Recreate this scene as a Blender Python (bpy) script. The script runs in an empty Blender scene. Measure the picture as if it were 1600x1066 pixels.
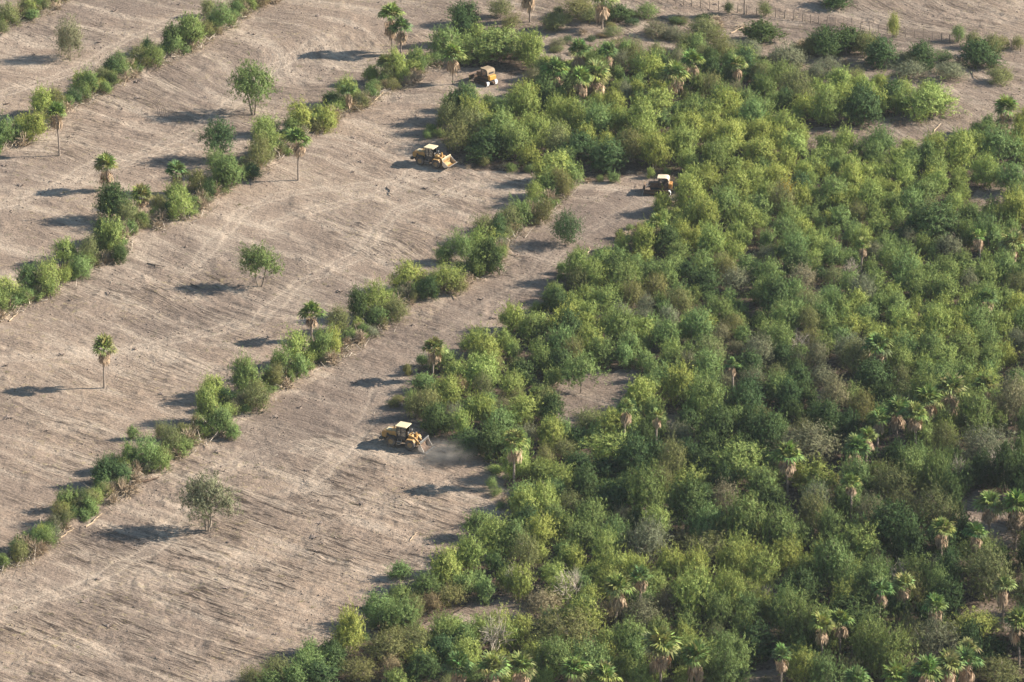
import bpy, math, random
import numpy as np
from mathutils import Vector, Matrix, Quaternion

# ------------------------------------------------------------------ camera, sky, sun, exposure
sc = bpy.context.scene
col = sc.collection
F_PX = 7617.0                     # focal length in photo pixels (photo 1600 x 1066)
DEP = math.radians(23.0)          # looking down 23 degrees from a light aircraft
DIST = 768.0
CAM = np.array([0.0, -DIST * math.cos(DEP), DIST * math.sin(DEP)])
cd = bpy.data.cameras.new('camera')
cam = bpy.data.objects.new('camera', cd)
col.objects.link(cam)
cam.location = CAM
cam.rotation_euler = (math.pi / 2 - DEP, 0, 0)
cd.sensor_width = 36.0
cd.lens = 36.0 * F_PX / 1600.0
cd.clip_start = 1.0
cd.clip_end = 30000.0
sc.camera = cam

SUN_EL, SUN_AZ = math.radians(29.5), math.radians(7.0)   # azimuth from +X towards +Y
S = Vector((math.cos(SUN_EL) * math.cos(SUN_AZ), math.cos(SUN_EL) * math.sin(SUN_AZ), math.sin(SUN_EL)))
w = bpy.data.worlds.new('World')
sc.world = w
w.use_nodes = True
nt = w.node_tree
nt.nodes.clear()
sky = nt.nodes.new('ShaderNodeTexSky')
sky.sky_type = 'NISHITA'
sky.sun_disc = False
sky.sun_elevation = SUN_EL
sky.sun_rotation = math.pi / 2 - SUN_AZ
sky.altitude = 200
sky.air_density = 1.7
sky.dust_density = 0.15
sky.ozone_density = 2.5
bg = nt.nodes.new('ShaderNodeBackground')
bg.inputs['Strength'].default_value = 0.058
wo = nt.nodes.new('ShaderNodeOutputWorld')
nt.links.new(sky.outputs[0], bg.inputs[0])
nt.links.new(bg.outputs[0], wo.inputs[0])
ld = bpy.data.lights.new('sun', 'SUN')
ld.energy = 5.0
ld.angle = math.radians(0.53)
ld.color = (1.0, 0.915, 0.79)
sun = bpy.data.objects.new('sun', ld)
col.objects.link(sun)
sun.location = (0, 0, 400)
sun.rotation_mode = 'QUATERNION'
sun.rotation_quaternion = S.to_track_quat('Z', 'Y')

sc.view_settings.view_transform = 'Standard'
sc.view_settings.look = 'None'
sc.view_settings.gamma = 1.0
sc.view_settings.exposure = 1.36
sc.cycles.max_bounces = 6
sc.cycles.diffuse_bounces = 3
sc.cycles.transmission_bounces = 4
sc.cycles.transparent_max_bounces = 4
sc.cycles.volume_bounces = 0
sc.cycles.use_denoising = True
sc.cycles.sample_clamp_indirect = 4.0

# ------------------------------------------------------------------ pixels to ground
_sd, _cdp = math.sin(DEP), math.cos(DEP)


def at(px, py, z=0.0):
    """ground point seen at a photo pixel"""
    x = (px - 800.0) / F_PX
    y = (533.0 - py) / F_PX
    d = np.array([x, _cdp + y * _sd, -_sd + y * _cdp])
    t = (z - CAM[2]) / d[2]
    p = CAM + d * t
    return float(p[0]), float(p[1])


def ppm(x, y):
    """photo pixels per metre at a ground point"""
    d = np.array([x, y, 0.0]) - CAM
    return F_PX / float(d[1] * _cdp - d[2] * _sd)


# ------------------------------------------------------------------ noise
def _hash(ix, iy, seed):
    n = (ix.astype(np.int64) * 374761393 + iy.astype(np.int64) * 668265263 + seed * 974634757) & 0xFFFFFFFF
    n = ((n ^ (n >> 13)) * 1274126177) & 0xFFFFFFFF
    n = n ^ (n >> 16)
    return (n & 0xFFFFFF) / float(0xFFFFFF) * 2.0 - 1.0


def vn(x, y, seed=0):
    x = np.asarray(x, float)
    y = np.asarray(y, float)
    ix, iy = np.floor(x), np.floor(y)
    fx, fy = x - ix, y - iy
    fx = fx * fx * (3 - 2 * fx)
    fy = fy * fy * (3 - 2 * fy)
    a = _hash(ix, iy, seed)
    b = _hash(ix + 1, iy, seed)
    c = _hash(ix, iy + 1, seed)
    d = _hash(ix + 1, iy + 1, seed)
    return (a * (1 - fx) + b * fx) * (1 - fy) + (c * (1 - fx) + d * fx) * fy


def fbm(x, y, seed=0, o=3):
    r, a = 0.0, 1.0
    for k in range(o):
        r = r + a * vn(x * 2 ** k, y * 2 ** k, seed + 17 * k)
        a *= 0.5
    return r


# ------------------------------------------------------------------ the lie of the land (photo pixels -> metres)
ROWS_PX = [
    [(-60, 60), (10, 38), (60, 22), (120, -20)],
    [(-80, 275), (0, 232), (60, 205), (100, 170), (150, 150), (190, 122), (245, 100), (285, 78), (345, 42), (400, 12), (450, -20)],
    [(-80, 530), (0, 488), (60, 462), (120, 428), (175, 395), (210, 355), (290, 338), (360, 285), (415, 252), (480, 205), (530, 178), (575, 160), (625, 125), (690, 95)],
    [(-60, 925), (0, 888), (40, 870), (110, 818), (200, 752), (270, 715), (330, 668), (390, 630), (460, 582), (520, 560), (590, 508), (640, 462), (700, 450), (760, 420), (800, 365), (850, 325), (885, 290)],
]
ROWS = [[at(*p) for p in r] for r in ROWS_PX]


def dist_poly(x, y, line):
    best = np.full(np.shape(x), 1e9)
    for (x0, y0), (x1, y1) in zip(line[:-1], line[1:]):
        dx, dy = x1 - x0, y1 - y0
        t = np.clip(((x - x0) * dx + (y - y0) * dy) / (dx * dx + dy * dy), 0, 1)
        best = np.minimum(best, np.hypot(x - x0 - t * dx, y - y0 - t * dy))
    return best


def inside(x, y, poly):
    x = np.asarray(x, float)
    y = np.asarray(y, float)
    r = np.zeros(x.shape, bool)
    n = len(poly)
    for i in range(n):
        x0, y0 = poly[i]
        x1, y1 = poly[(i + 1) % n]
        if y0 == y1:
            continue
        c = ((y0 > y) != (y1 > y)) & (x < (x1 - x0) * (y - y0) / (y1 - y0) + x0)
        r ^= c
    return r


# standing scrub, outlined where the stems meet the ground
FOREST_PX = [(380, 1100), (430, 1068), (500, 1020), (530, 1018), (600, 985), (625, 930), (650, 925), (720, 885), (775, 860), (800, 800),
             (790, 745), (765, 700), (700, 690), (655, 652), (632, 640), (650, 612), (668, 575), (735, 560), (780, 520), (850, 505), (868, 470), (892, 430), (925, 420),
             (980, 395), (990, 358), (1035, 338), (1060, 312), (1058, 282), (1010, 268), (930, 288), (900, 276), (830, 268), (795, 262), (735, 262), (690, 235), (680, 190),
             (700, 160), (775, 172), (830, 150), (830, 120), (780, 110), (730, 108), (700, 92), (735, 70), (850, 88), (862, 118), (935, 100), (1000, 92), (1090, 82), (1180, 112), (1250, 128),
             (1330, 138), (1420, 150), (1480, 162), (1502, 190), (1440, 205), (1380, 212), (1392, 232), (1480, 222), (1540, 198), (1660, 205), (1660, 252), (1560, 272), (1545, 320), (1560, 330), (1660, 310), (1720, 1160), (380, 1160)]
CLEAR_PX = [
    [(850, 622), (890, 578), (1000, 576), (1006, 640), (972, 668), (872, 664)],
    [(1035, 655), (1075, 640), (1085, 670), (1040, 690)],
    [(650, 975), (720, 952), (800, 930), (850, 960), (800, 985), (700, 1000)],
    [(1240, 208), (1390, 188), (1512, 168), (1500, 226), (1390, 240), (1280, 238)],
    [(1480, 820), (1600, 800), (1600, 855), (1500, 860)],
    [(1515, 310), (1560, 285), (1560, 330), (1500, 350)],
    [(1145, 1050), (1215, 1035), (1230, 1085), (1140, 1085)],
    [(1470, 955), (1570, 945), (1580, 985), (1490, 990)],
    [(1490, 775), (1600, 770), (1600, 820), (1480, 815)],
    [(1280, 830), (1310, 826), (1310, 850), (1275, 850)],
    [(1270, 610), (1330, 600), (1330, 625), (1275, 630)],
]
FOREST = [at(*p) for p in FOREST_PX]
CLEAR = [[at(*p) for p in c] for c in CLEAR_PX]

FRESH = [at(*p) for p in [(330, 700), (400, 655), (480, 600), (600, 525), (700, 465), (800, 420), (870, 330), (960, 300), (1050, 300), (1000, 370), (880, 440), (800, 500), (740, 560), (660, 600), (640, 660), (560, 690), (450, 700), (360, 730)]]
# wheel and track marks on the bared ground
MARKS_PX = [
    [(560, 190), (640, 225), (660, 260), (600, 300), (480, 330), (420, 350)],
    [(730, 290), (620, 330), (560, 400), (470, 440), (400, 500), (200, 545), (0, 560)],
    [(-20, 330), (80, 300), (150, 255), (280, 235), (400, 215)],
    [(640, 720), (520, 690), (430, 700), (330, 740), (250, 850), (120, 920), (-20, 960)],
    [(500, 60), (420, 110), (330, 190), (250, 230), (120, 290)],
    [(690, 270), (560, 290), (450, 300), (380, 330), (300, 420)],
    [(1000, 320), (900, 370), (820, 440), (700, 520), (600, 610), (560, 680), (480, 760)],
    [(300, 20), (200, 60), (120, 110), (0, 150)],
]
MARKS = [[at(*p) for p in m] for m in MARKS_PX]
FLOW = math.radians(-37.0)


def flow(x, y):
    u = x * math.cos(FLOW) + y * math.sin(FLOW)
    v = -x * math.sin(FLOW) + y * math.cos(FLOW)
    k = np.clip((y + 60) / 120, 0.15, 1.0)
    v = v + (9.0 * vn(x / 38, y / 38, 5) + 3.0 * vn(x / 15, y / 15, 6)) * k
    u = u + 3.0 * vn(x / 25, y / 25, 7)
    return u, v


def masks(x, y):
    forest = inside(x, y, FOREST).astype(float)
    fx = x + 2.0 * vn(x / 3, y / 3, 91)
    fy = y + 2.0 * vn(x / 3, y / 3, 92)
    forest = inside(fx, fy, FOREST).astype(float)
    for c in CLEAR:
        forest = np.where(inside(fx, fy, c), 0.22, forest)
    lx, ly = at(330, 960)
    d = np.hypot((x - lx) / 46.0, (y - ly) / 44.0)
    furrow = np.clip(1.25 - d, 0, 1) * 0.9 + 0.40 + 0.45 * fbm(x / 22, y / 22, 11)
    furrow = np.clip(furrow, 0, 1) * (1 - forest)
    mark = np.zeros_like(x)
    for m in MARKS:
        dd = dist_poly(x, y, m) + 0.6 * vn(x / 3, y / 3, 33)
        mark = np.maximum(mark, np.exp(-(((dd - 1.05) / 0.42) ** 2)))
        mark = np.maximum(mark, 0.45 * np.exp(-((dd / 2.6) ** 2)))
    mark = mark * (1 - forest)
    return furrow, forest, mark


def fresh(x, y):
    fx = x + 4.0 * vn(x / 7, y / 7, 94) + 1.5 * vn(x / 2, y / 2, 96)
    fy = y + 4.0 * vn(x / 7, y / 7, 95) + 1.5 * vn(x / 2, y / 2, 97)
    return inside(fx, fy, FRESH) * 0.75


def relief(x, y, furrow, forest, mark):
    u, v = flow(x, y)
    z = 0.25 * fbm(x / 45, y / 45, 3, 2)
    ridge = vn(u / 9, v / 1.15, 21) + 0.6 * vn(u / 4, v / 0.62, 22)
    z = z + furrow * 0.10 * ridge
    z = z + 0.055 * vn(x / 0.9, y / 0.9, 23) * (0.5 + 0.5 * furrow)
    hump = np.clip(vn(x / 2.3, y / 2.3, 24) - 0.45, 0, 1)
    z = z + hump * 0.42 * (1 - 0.6 * forest)
    z = z - 0.07 * mark
    for r in ROWS:
        d = dist_poly(x, y, r)
        z = z + 0.55 * np.exp(-((d / 1.7) ** 2)) * (0.8 + 0.5 * vn(x / 2.0, y / 2.0, 25))
    return z


def ground_z(x, y):
    x = np.array([x], float)
    y = np.array([y], float)
    f, g, m = masks(x, y)
    return float(relief(x, y, f, g, m)[0])


# ------------------------------------------------------------------ materials
def new_mat(name):
    m = bpy.data.materials.new(name)
    m.use_nodes = True
    m.node_tree.nodes.clear()
    return m, m.node_tree


class N:
    """small node helper"""
    def __init__(s, nt):
        s.nt = nt

    def __call__(s, typ, ins=None, **kw):
        n = s.nt.nodes.new(typ)
        for k, v in kw.items():
            setattr(n, k, v)
        for k, v in (ins or {}).items():
            if isinstance(v, bpy.types.NodeSocket):
                s.nt.links.new(v, n.inputs[k])
            else:
                n.inputs[k].default_value = v
        return n

    def mix(s, fac, a, b, mode='MIX'):
        n = s.nt.nodes.new('ShaderNodeMix')
        n.data_type = 'RGBA'
        n.blend_type = mode
        for k, v in ((0, fac), (6, a), (7, b)):
            if isinstance(v, bpy.types.NodeSocket):
                s.nt.links.new(v, n.inputs[k])
            else:
                n.inputs[k].default_value = (*v, 1) if isinstance(v, tuple) and len(v) == 3 else v
        return n.outputs[2]

    def math(s, op, a, b=0.0, clamp=False):
        n = s.nt.nodes.new('ShaderNodeMath')
        n.operation = op
        n.use_clamp = clamp
        for k, v in ((0, a), (1, b)):
            if isinstance(v, bpy.types.NodeSocket):
                s.nt.links.new(v, n.inputs[k])
            else:
                n.inputs[k].default_value = v
        return n.outputs[0]

    def ramp(s, fac, lo, hi, a=0.0, b=1.0):
        n = s('ShaderNodeMapRange', {0: fac, 1: lo, 2: hi, 3: a, 4: b})
        n.clamp = True
        return n.outputs[0]

    def noise(s, vec, scale, detail=3.0, rough=0.55, out=0):
        n = s('ShaderNodeTexNoise', {'Vector': vec, 'Scale': scale, 'Detail': detail, 'Roughness': rough})
        return n.outputs[out]

    def scaled(s, vec, sx, sy, sz=1.0):
        n = s('ShaderNodeVectorMath', {0: vec, 1: (sx, sy, sz)}, operation='MULTIPLY')
        return n.outputs[0]


def leaf_mat(name, trans=0.20, spread=0.45, rough=None):
    """leaf colour comes from each plant (object colour); leaves vary one by one"""
    m, nt = new_mat(name)
    n = N(nt)
    oi = n('ShaderNodeObjectInfo')
    geo = n('ShaderNodeNewGeometry')
    v = n.ramp(geo.outputs['Random Per Island'], 0, 1, 1 - spread, 1 + spread)
    h = n.math('FRACT', n.math('MULTIPLY', geo.outputs['Random Per Island'], 57.3))
    c1 = n('ShaderNodeHueSaturation', {'Hue': n.ramp(h, 0, 1, 0.478, 0.522), 'Saturation': 1.0, 'Value': v, 'Color': oi.outputs['Color']}).outputs[0]
    tc = n('ShaderNodeTexCoord')
    clump = n.noise(tc.outputs['Object'], 0.9, 2.0)
    c2 = n.mix(n.ramp(clump, 0.35, 0.7), c1, n('ShaderNodeHueSaturation', {'Hue': 0.487, 'Saturation': 0.94, 'Value': 1.3, 'Color': c1}).outputs[0])
    d = n('ShaderNodeBsdfDiffuse', {'Color': c2})
    t = n('ShaderNodeBsdfTranslucent', {'Color': n('ShaderNodeHueSaturation', {'Hue': 0.49, 'Saturation': 1.1, 'Value': 1.15, 'Color': c2}).outputs[0]})
    mx = n('ShaderNodeMixShader', {0: trans, 1: d.outputs[0], 2: t.outputs[0]})
    last = mx.outputs[0]
    if rough:
        g = n('ShaderNodeBsdfGlossy', {'Color': (1, 1, 1, 1), 'Roughness': rough})
        last = n('ShaderNodeMixShader', {0: 0.07, 1: last, 2: g.outputs[0]}).outputs[0]
    o = n('ShaderNodeOutputMaterial')
    nt.links.new(last, o.inputs[0])
    return m


def plain_mat(name, a, b, scale=2.0, rough=0.85, metallic=0.0, isl=0.0, bump=0.0, objcol=False):
    """two-tone worn surface"""
    m, nt = new_mat(name)
    n = N(nt)
    tc = n('ShaderNodeTexCoord')
    f = n.ramp(n.noise(tc.outputs['Object'], scale, 4.0, 0.65), 0.35, 0.68)
    c = n.mix(f, a, b)
    if isl:
        geo = n('ShaderNodeNewGeometry')
        c = n('ShaderNodeHueSaturation', {'Hue': 0.5, 'Saturation': 1.0, 'Value': n.ramp(geo.outputs['Random Per Island'], 0, 1, 1 - isl, 1 + isl), 'Color': c}).outputs[0]
    if objcol:
        oi = n('ShaderNodeObjectInfo')
        c = n.mix(1.0, c, oi.outputs['Color'], 'MULTIPLY')
    p = n('ShaderNodeBsdfPrincipled', {'Base Color': c, 'Roughness': rough, 'Metallic': metallic})
    if bump:
        bn = n('ShaderNodeBump', {'Height': n.noise(tc.outputs['Object'], scale * 6, 3.0), 'Strength': 0.6, 'Distance': bump})
        nt.links.new(bn.outputs[0], p.inputs['Normal'])
    o = n('ShaderNodeOutputMaterial')
    nt.links.new(p.outputs[0], o.inputs[0])
    return m


def ground_mat():
    m, nt = new_mat('bared_soil')
    n = N(nt)
    pos = n('ShaderNodeNewGeometry').outputs['Position']
    fl = n('ShaderNodeAttribute', attribute_name='flow').outputs['Vector']
    ms = n('ShaderNodeAttribute', attribute_name='mask')
    sp = n('ShaderNodeSeparateColor', {0: ms.outputs['Color']})
    furrow, forest, mark = sp.outputs[0], sp.outputs[1], sp.outputs[2]
    big = n.noise(pos, 0.022, 4.0, 0.62)
    mid = n.noise(pos, 0.20, 5.0, 0.66)
    fine = n.noise(pos, 2.6, 4.0, 0.75)
    s1 = n.noise(n.scaled(fl, 0.13, 0.95), 1.0, 7.0, 0.70)
    s2 = n.noise(n.scaled(fl, 0.26, 2.9), 1.0, 6.0, 0.72)
    s3 = n.noise(n.scaled(fl, 0.035, 0.22), 1.0, 4.0, 0.65)
    clus = n.ramp(n.noise(pos, 0.085, 4.0, 0.65), 0.40, 0.58)
    tan = (0.322, 0.236, 0.172)
    pale = (0.480, 0.380, 0.288)
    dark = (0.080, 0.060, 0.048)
    grey = (0.212, 0.160, 0.126)
    c = n.mix(n.ramp(big, 0.36, 0.62), tan, grey)
    c = n.mix(n.math('MULTIPLY', n.ramp(s3, 0.47, 0.66), 0.75), c, pale)
    c = n.mix(n.math('MULTIPLY', n.ramp(mid, 0.55, 0.72), 0.50), c, pale)
    c = n.mix(n.math('MULTIPLY', n.ramp(mid, 0.46, 0.30), 0.55), c, grey)
    # dug-up dark soil plus painted shade of the scraper furrows, in broken clusters
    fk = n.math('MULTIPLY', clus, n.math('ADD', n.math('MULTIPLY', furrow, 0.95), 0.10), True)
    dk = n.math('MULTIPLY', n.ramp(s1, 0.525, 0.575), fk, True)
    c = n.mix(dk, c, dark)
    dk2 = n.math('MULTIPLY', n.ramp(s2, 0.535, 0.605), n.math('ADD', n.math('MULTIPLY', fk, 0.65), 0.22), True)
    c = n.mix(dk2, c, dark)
    lt = n.math('MULTIPLY', n.ramp(s2, 0.43, 0.33), n.math('ADD', n.math('MULTIPLY', fk, 0.5), 0.18), True)
    c = n.mix(lt, c, pale)
    blot = n.noise(pos, 0.62, 5.0, 0.75)
    c = n.mix(n.math('MULTIPLY', n.ramp(blot, 0.60, 0.68), n.math('ADD', n.math('MULTIPLY', clus, 0.45), 0.25)), c, dark)
    # straw and a little regrowth
    straw = n.math('MULTIPLY', n.ramp(n.noise(pos, 0.9, 5.0, 0.75), 0.55, 0.66), n.ramp(n.noise(pos, 0.06, 2.0), 0.46, 0.58))
    c = n.mix(n.math('MULTIPLY', straw, 0.55), c, (0.38, 0.30, 0.15))
    green = n.math('MULTIPLY', n.ramp(n.noise(pos, 0.45, 4.0, 0.7), 0.60, 0.70), n.ramp(n.noise(pos, 0.05, 2.0), 0.50, 0.6))
    c = n.mix(n.math('MULTIPLY', green, 0.5), c, (0.15, 0.16, 0.07))
    c = n.mix(n.math('MULTIPLY', mark, 0.60), c, pale)
    # freshly turned, still dark soil
    c = n.mix(n.math('MULTIPLY', ms.outputs['Alpha'], n.ramp(mid, 0.35, 0.6, 0.35, 0.75)), c, (0.150, 0.112, 0.092))
    # leaf litter under the scrub, its colour deepened for shade between crowns
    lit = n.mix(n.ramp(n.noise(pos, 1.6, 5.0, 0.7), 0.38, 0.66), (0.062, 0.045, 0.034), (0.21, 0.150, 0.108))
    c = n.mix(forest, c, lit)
    sp_ = n.ramp(fine, 0.25, 0.75, 0.66, 1.34)
    c = n('ShaderNodeHueSaturation', {'Hue': 0.5, 'Saturation': 0.92, 'Value': sp_, 'Color': c}).outputs[0]
    hgt = n.math('ADD', n.math('MULTIPLY', n.math('ADD', n.math('MULTIPLY', s2, 0.7), n.math('MULTIPLY', s1, 0.9)), n.math('ADD', n.math('MULTIPLY', fk, 0.50), 0.10)),
                 n.math('ADD', n.math('MULTIPLY', fine, 0.14), n.math('MULTIPLY', blot, 0.32)))
    bp = n('ShaderNodeBump', {'Height': hgt, 'Strength': 1.0, 'Distance': 1.15})
    d = n('ShaderNodeBsdfDiffuse', {'Color': c, 'Roughness': 0.6, 'Normal': bp.outputs[0]})
    o = n('ShaderNodeOutputMaterial')
    nt.links.new(d.outputs[0], o.inputs[0])
    return m


M = {
    'leaf': leaf_mat('fine_leaves'),
    'broad': leaf_mat('broad_leaves', 0.16, 0.4),
    'palm': leaf_mat('palm_leaves', 0.25, 0.35),
    'bark': plain_mat('grey_brown_bark', (0.16, 0.12, 0.09), (0.30, 0.25, 0.20), 3.0, isl=0.3),
    'twig': plain_mat('pale_dry_wood', (0.30, 0.25, 0.20), (0.50, 0.43, 0.35), 2.0, isl=0.35),
    'brush': plain_mat('dry_tan_brush', (0.27, 0.20, 0.13), (0.48, 0.375, 0.26), 1.5, isl=0.5),
    'log': plain_mat('tan_split_wood', (0.28, 0.195, 0.12), (0.44, 0.34, 0.235), 1.5, isl=0.25),
    'palmbark': plain_mat('palm_trunk', (0.20, 0.15, 0.12), (0.34, 0.28, 0.23), 4.0),
    'skirt': plain_mat('dead_fronds', (0.30, 0.20, 0.125), (0.46, 0.34, 0.23), 2.0, isl=0.45),
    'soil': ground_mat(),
    'clod': plain_mat('dark_clods', (0.13, 0.098, 0.08), (0.25, 0.19, 0.15), 2.0, isl=0.4),
    'yellow': plain_mat('dusty_yellow_paint', (0.42, 0.225, 0.052), (0.26, 0.17, 0.085), 1.8, 0.6),
    'orange': plain_mat('rusty_orange_paint', (0.50, 0.24, 0.05), (0.34, 0.17, 0.07), 2.5, 0.6),
    'cream': plain_mat('cream_roof_paint', (0.64, 0.53, 0.33), (0.52, 0.43, 0.28), 1.5, 0.6),
    'faded': plain_mat('faded_cream_paint', (0.68, 0.55, 0.40), (0.52, 0.38, 0.25), 1.5, 0.65),
    'tank': plain_mat('sunlit_yellow_paint', (0.58, 0.31, 0.045), (0.46, 0.25, 0.06), 2.5, 0.6),  # brighter yellow, sunlight on the rear tank put into the colour
    'rustroof': plain_mat('dirty_tan_paint', (0.32, 0.235, 0.145), (0.22, 0.16, 0.10), 2.5, 0.7),
    'shaded_rust': plain_mat('shaded_brown_rust', (0.085, 0.050, 0.032), (0.15, 0.095, 0.062), 3.0, 0.8),  # brown rust, darkened to paint in the shade on the bulldozer bodies
    'black': plain_mat('dark_machine_paint', (0.028, 0.028, 0.03), (0.06, 0.055, 0.05), 3.0, 0.6),
    'tyre': plain_mat('dusty_rubber', (0.05, 0.045, 0.042), (0.17, 0.14, 0.12), 2.0, 0.9),
    'rim': plain_mat('dusty_rim', (0.34, 0.22, 0.10), (0.24, 0.18, 0.12), 3.0, 0.7),
    'steel': plain_mat('worn_bare_steel', (0.55, 0.54, 0.52), (0.36, 0.34, 0.31), 2.0, 0.42, 0.6),
    'white': plain_mat('worn_metal_glint', (0.80, 0.80, 0.80), (0.62, 0.61, 0.60), 3.0, 0.5),
    'skin': plain_mat('skin', (0.34, 0.2, 0.14), (0.30, 0.17, 0.12), 3.0, 0.6),
    'shirt': plain_mat('faded_red_shirt', (0.42, 0.2, 0.17), (0.36, 0.17, 0.15), 3.0, 0.9),
    'post': plain_mat('weathered_post', (0.17, 0.13, 0.105), (0.30, 0.24, 0.19), 3.0, 0.9),
    'wire': plain_mat('fence_wire', (0.22, 0.2, 0.18), (0.3, 0.28, 0.26), 3.0, 0.6, 0.5),
}


def glass_mat():
    m, nt = new_mat('tinted_cab_glass')
    n = N(nt)
    t = n('ShaderNodeBsdfTransparent', {'Color': (0.62, 0.68, 0.70, 1)})
    g = n('ShaderNodeBsdfGlossy', {'Color': (0.9, 0.95, 1, 1), 'Roughness': 0.08})
    fr = n('ShaderNodeFresnel', {'IOR': 1.5})
    f = n.math('ADD', fr.outputs[0], 0.06, True)
    mx = n('ShaderNodeMixShader', {0: f, 1: t.outputs[0], 2: g.outputs[0]})
    o = n('ShaderNodeOutputMaterial')
    nt.links.new(mx.outputs[0], o.inputs[0])
    return m


M['glass'] = glass_mat()


# ------------------------------------------------------------------ mesh building
def mesh_np(name, v, tri=None, mat=None, poly=None):
    """mesh from arrays: v (n,3), tri (m,3) or poly list of tuples"""
    me = bpy.data.meshes.new(name)
    if tri is not None:
        m = len(tri)
        k = tri.shape[1]
        me.vertices.add(len(v))
        me.vertices.foreach_set('co', np.asarray(v, np.float32).ravel())
        me.loops.add(m * k)
        me.loops.foreach_set('vertex_index', np.asarray(tri, np.int32).ravel())
        me.polygons.add(m)
        me.polygons.foreach_set('loop_start', np.arange(0, m * k, k, dtype=np.int32))
        me.update(calc_edges=True)
    else:
        me.from_pydata([tuple(p) for p in v], [], poly)
        me.update()
    if mat:
        me.materials.append(M[mat])
    return me


class MB:
    """collects boxes, prisms, tubes into one mesh"""
    def __init__(s):
        s.v, s.f = [], []

    def add(s, vs, fs):
        b = len(s.v)
        s.v += [tuple(map(float, p)) for p in vs]
        s.f += [tuple(b + i for i in f) for f in fs]
        return s

    def box(s, x0, x1, y0, y1, z0, z1, bev=0.0, taper=None):
        if bev:
            b = bev
            prof = [(x0 + b, z0), (x1 - b, z0), (x1, z0 + b), (x1, z1 - b), (x1 - b, z1), (x0 + b, z1), (x0, z1 - b), (x0, z0 + b)]
            return s.prism(prof, y0, y1)
        vs = [(x, y, z) for z in (z0, z1) for y in (y0, y1) for x in (x0, x1)]
        return s.add(vs, [(0, 2, 3, 1), (4, 5, 7, 6), (0, 1, 5, 4), (2, 6, 7, 3), (0, 4, 6, 2), (1, 3, 7, 5)])

    def prism(s, prof, y0, y1):
        """profile of (x, z) pushed along y"""
        n = len(prof)
        vs = [(x, y0, z) for x, z in prof] + [(x, y1, z) for x, z in prof]
        fs = [tuple(range(n)), tuple(range(2 * n - 1, n - 1, -1))]
        fs += [(i, i + n, (i + 1) % n + n, (i + 1) % n) for i in range(n)]
        return s.add(vs, fs)

    def tube(s, pts, rads, k=5, cap=True):
        pts = [Vector(p) for p in pts]
        n = len(pts)
        if not hasattr(rads, '__len__'):
            rads = [rads] * n
        vs = []
        for i, p in enumerate(pts):
            d = (pts[min(i + 1, n - 1)] - pts[max(i - 1, 0)])
            if d.length < 1e-6:
                d = Vector((0, 0, 1))
            d.normalize()
            a = d.cross(Vector((0.31, 0.77, 0.55)))
            if a.length < 1e-3:
                a = d.cross(Vector((1, 0, 0)))
            a.normalize()
            b = d.cross(a)
            for j in range(k):
                t = 2 * math.pi * j / k
                vs.append(p + (a * math.cos(t) + b * math.sin(t)) * rads[i])
        fs = []
        for i in range(n - 1):
            for j in range(k):
                fs.append((i * k + j, i * k + (j + 1) % k, (i + 1) * k + (j + 1) % k, (i + 1) * k + j))
        if cap:
            fs.append(tuple(range(k - 1, -1, -1)))
            fs.append(tuple((n - 1) * k + j for j in range(k)))
        return s.add(vs, fs)

    def lathe_y(s, prof, c, k=20):
        """profile of (r, y) turned about a y axis through c"""
        n = len(prof)
        vs = []
        for j in range(k):
            t = 2 * math.pi * j / k
            for r, y in prof:
                vs.append((c[0] + r * math.cos(t), c[1] + y, c[2] + r * math.sin(t)))
        fs = []
        for j in range(k):
            j2 = (j + 1) % k
            for i in range(n - 1):
                fs.append((j * n + i, j * n + i + 1, j2 * n + i + 1, j2 * n + i))
        return s.add(vs, fs)

    def mesh(s, name, mat):
        return mesh_np(name, s.v, None, mat, s.f)

    def build(s, name, mat, parent):
        return part(name, s.mesh(name, mat), parent)


def part(name, me, parent=None, color=None):
    o = bpy.data.objects.new(name, me)
    col.objects.link(o)
    o.parent = parent
    if color is not None:
        o.color = (*color, 1.0)
    return o


def tag(o, label=None, cat=None, group=None, kind=None):
    if label:
        o['label'] = label
    if cat:
        o['category'] = cat
    if group:
        o['group'] = group
    if kind:
        o['kind'] = kind
    return o


def thing(name, label, cat, loc, rz=0.0, group=None):
    o = bpy.data.objects.new(name, None)
    col.objects.link(o)
    o.empty_display_size = 0.5
    o.location = loc
    o.rotation_euler = (0, 0, rz)
    return tag(o, label, cat, group)


# ------------------------------------------------------------------ ground
def graded(lo, hi, step, far):
    a = list(np.arange(lo, hi + 1e-6, step))
    d, x = step, hi
    out = []
    while x < far:
        d *= 1.45
        x += d
        out.append(x)
    left = [lo - (p - hi) for p in out][::-1]
    return np.array(left + a + out)


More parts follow.
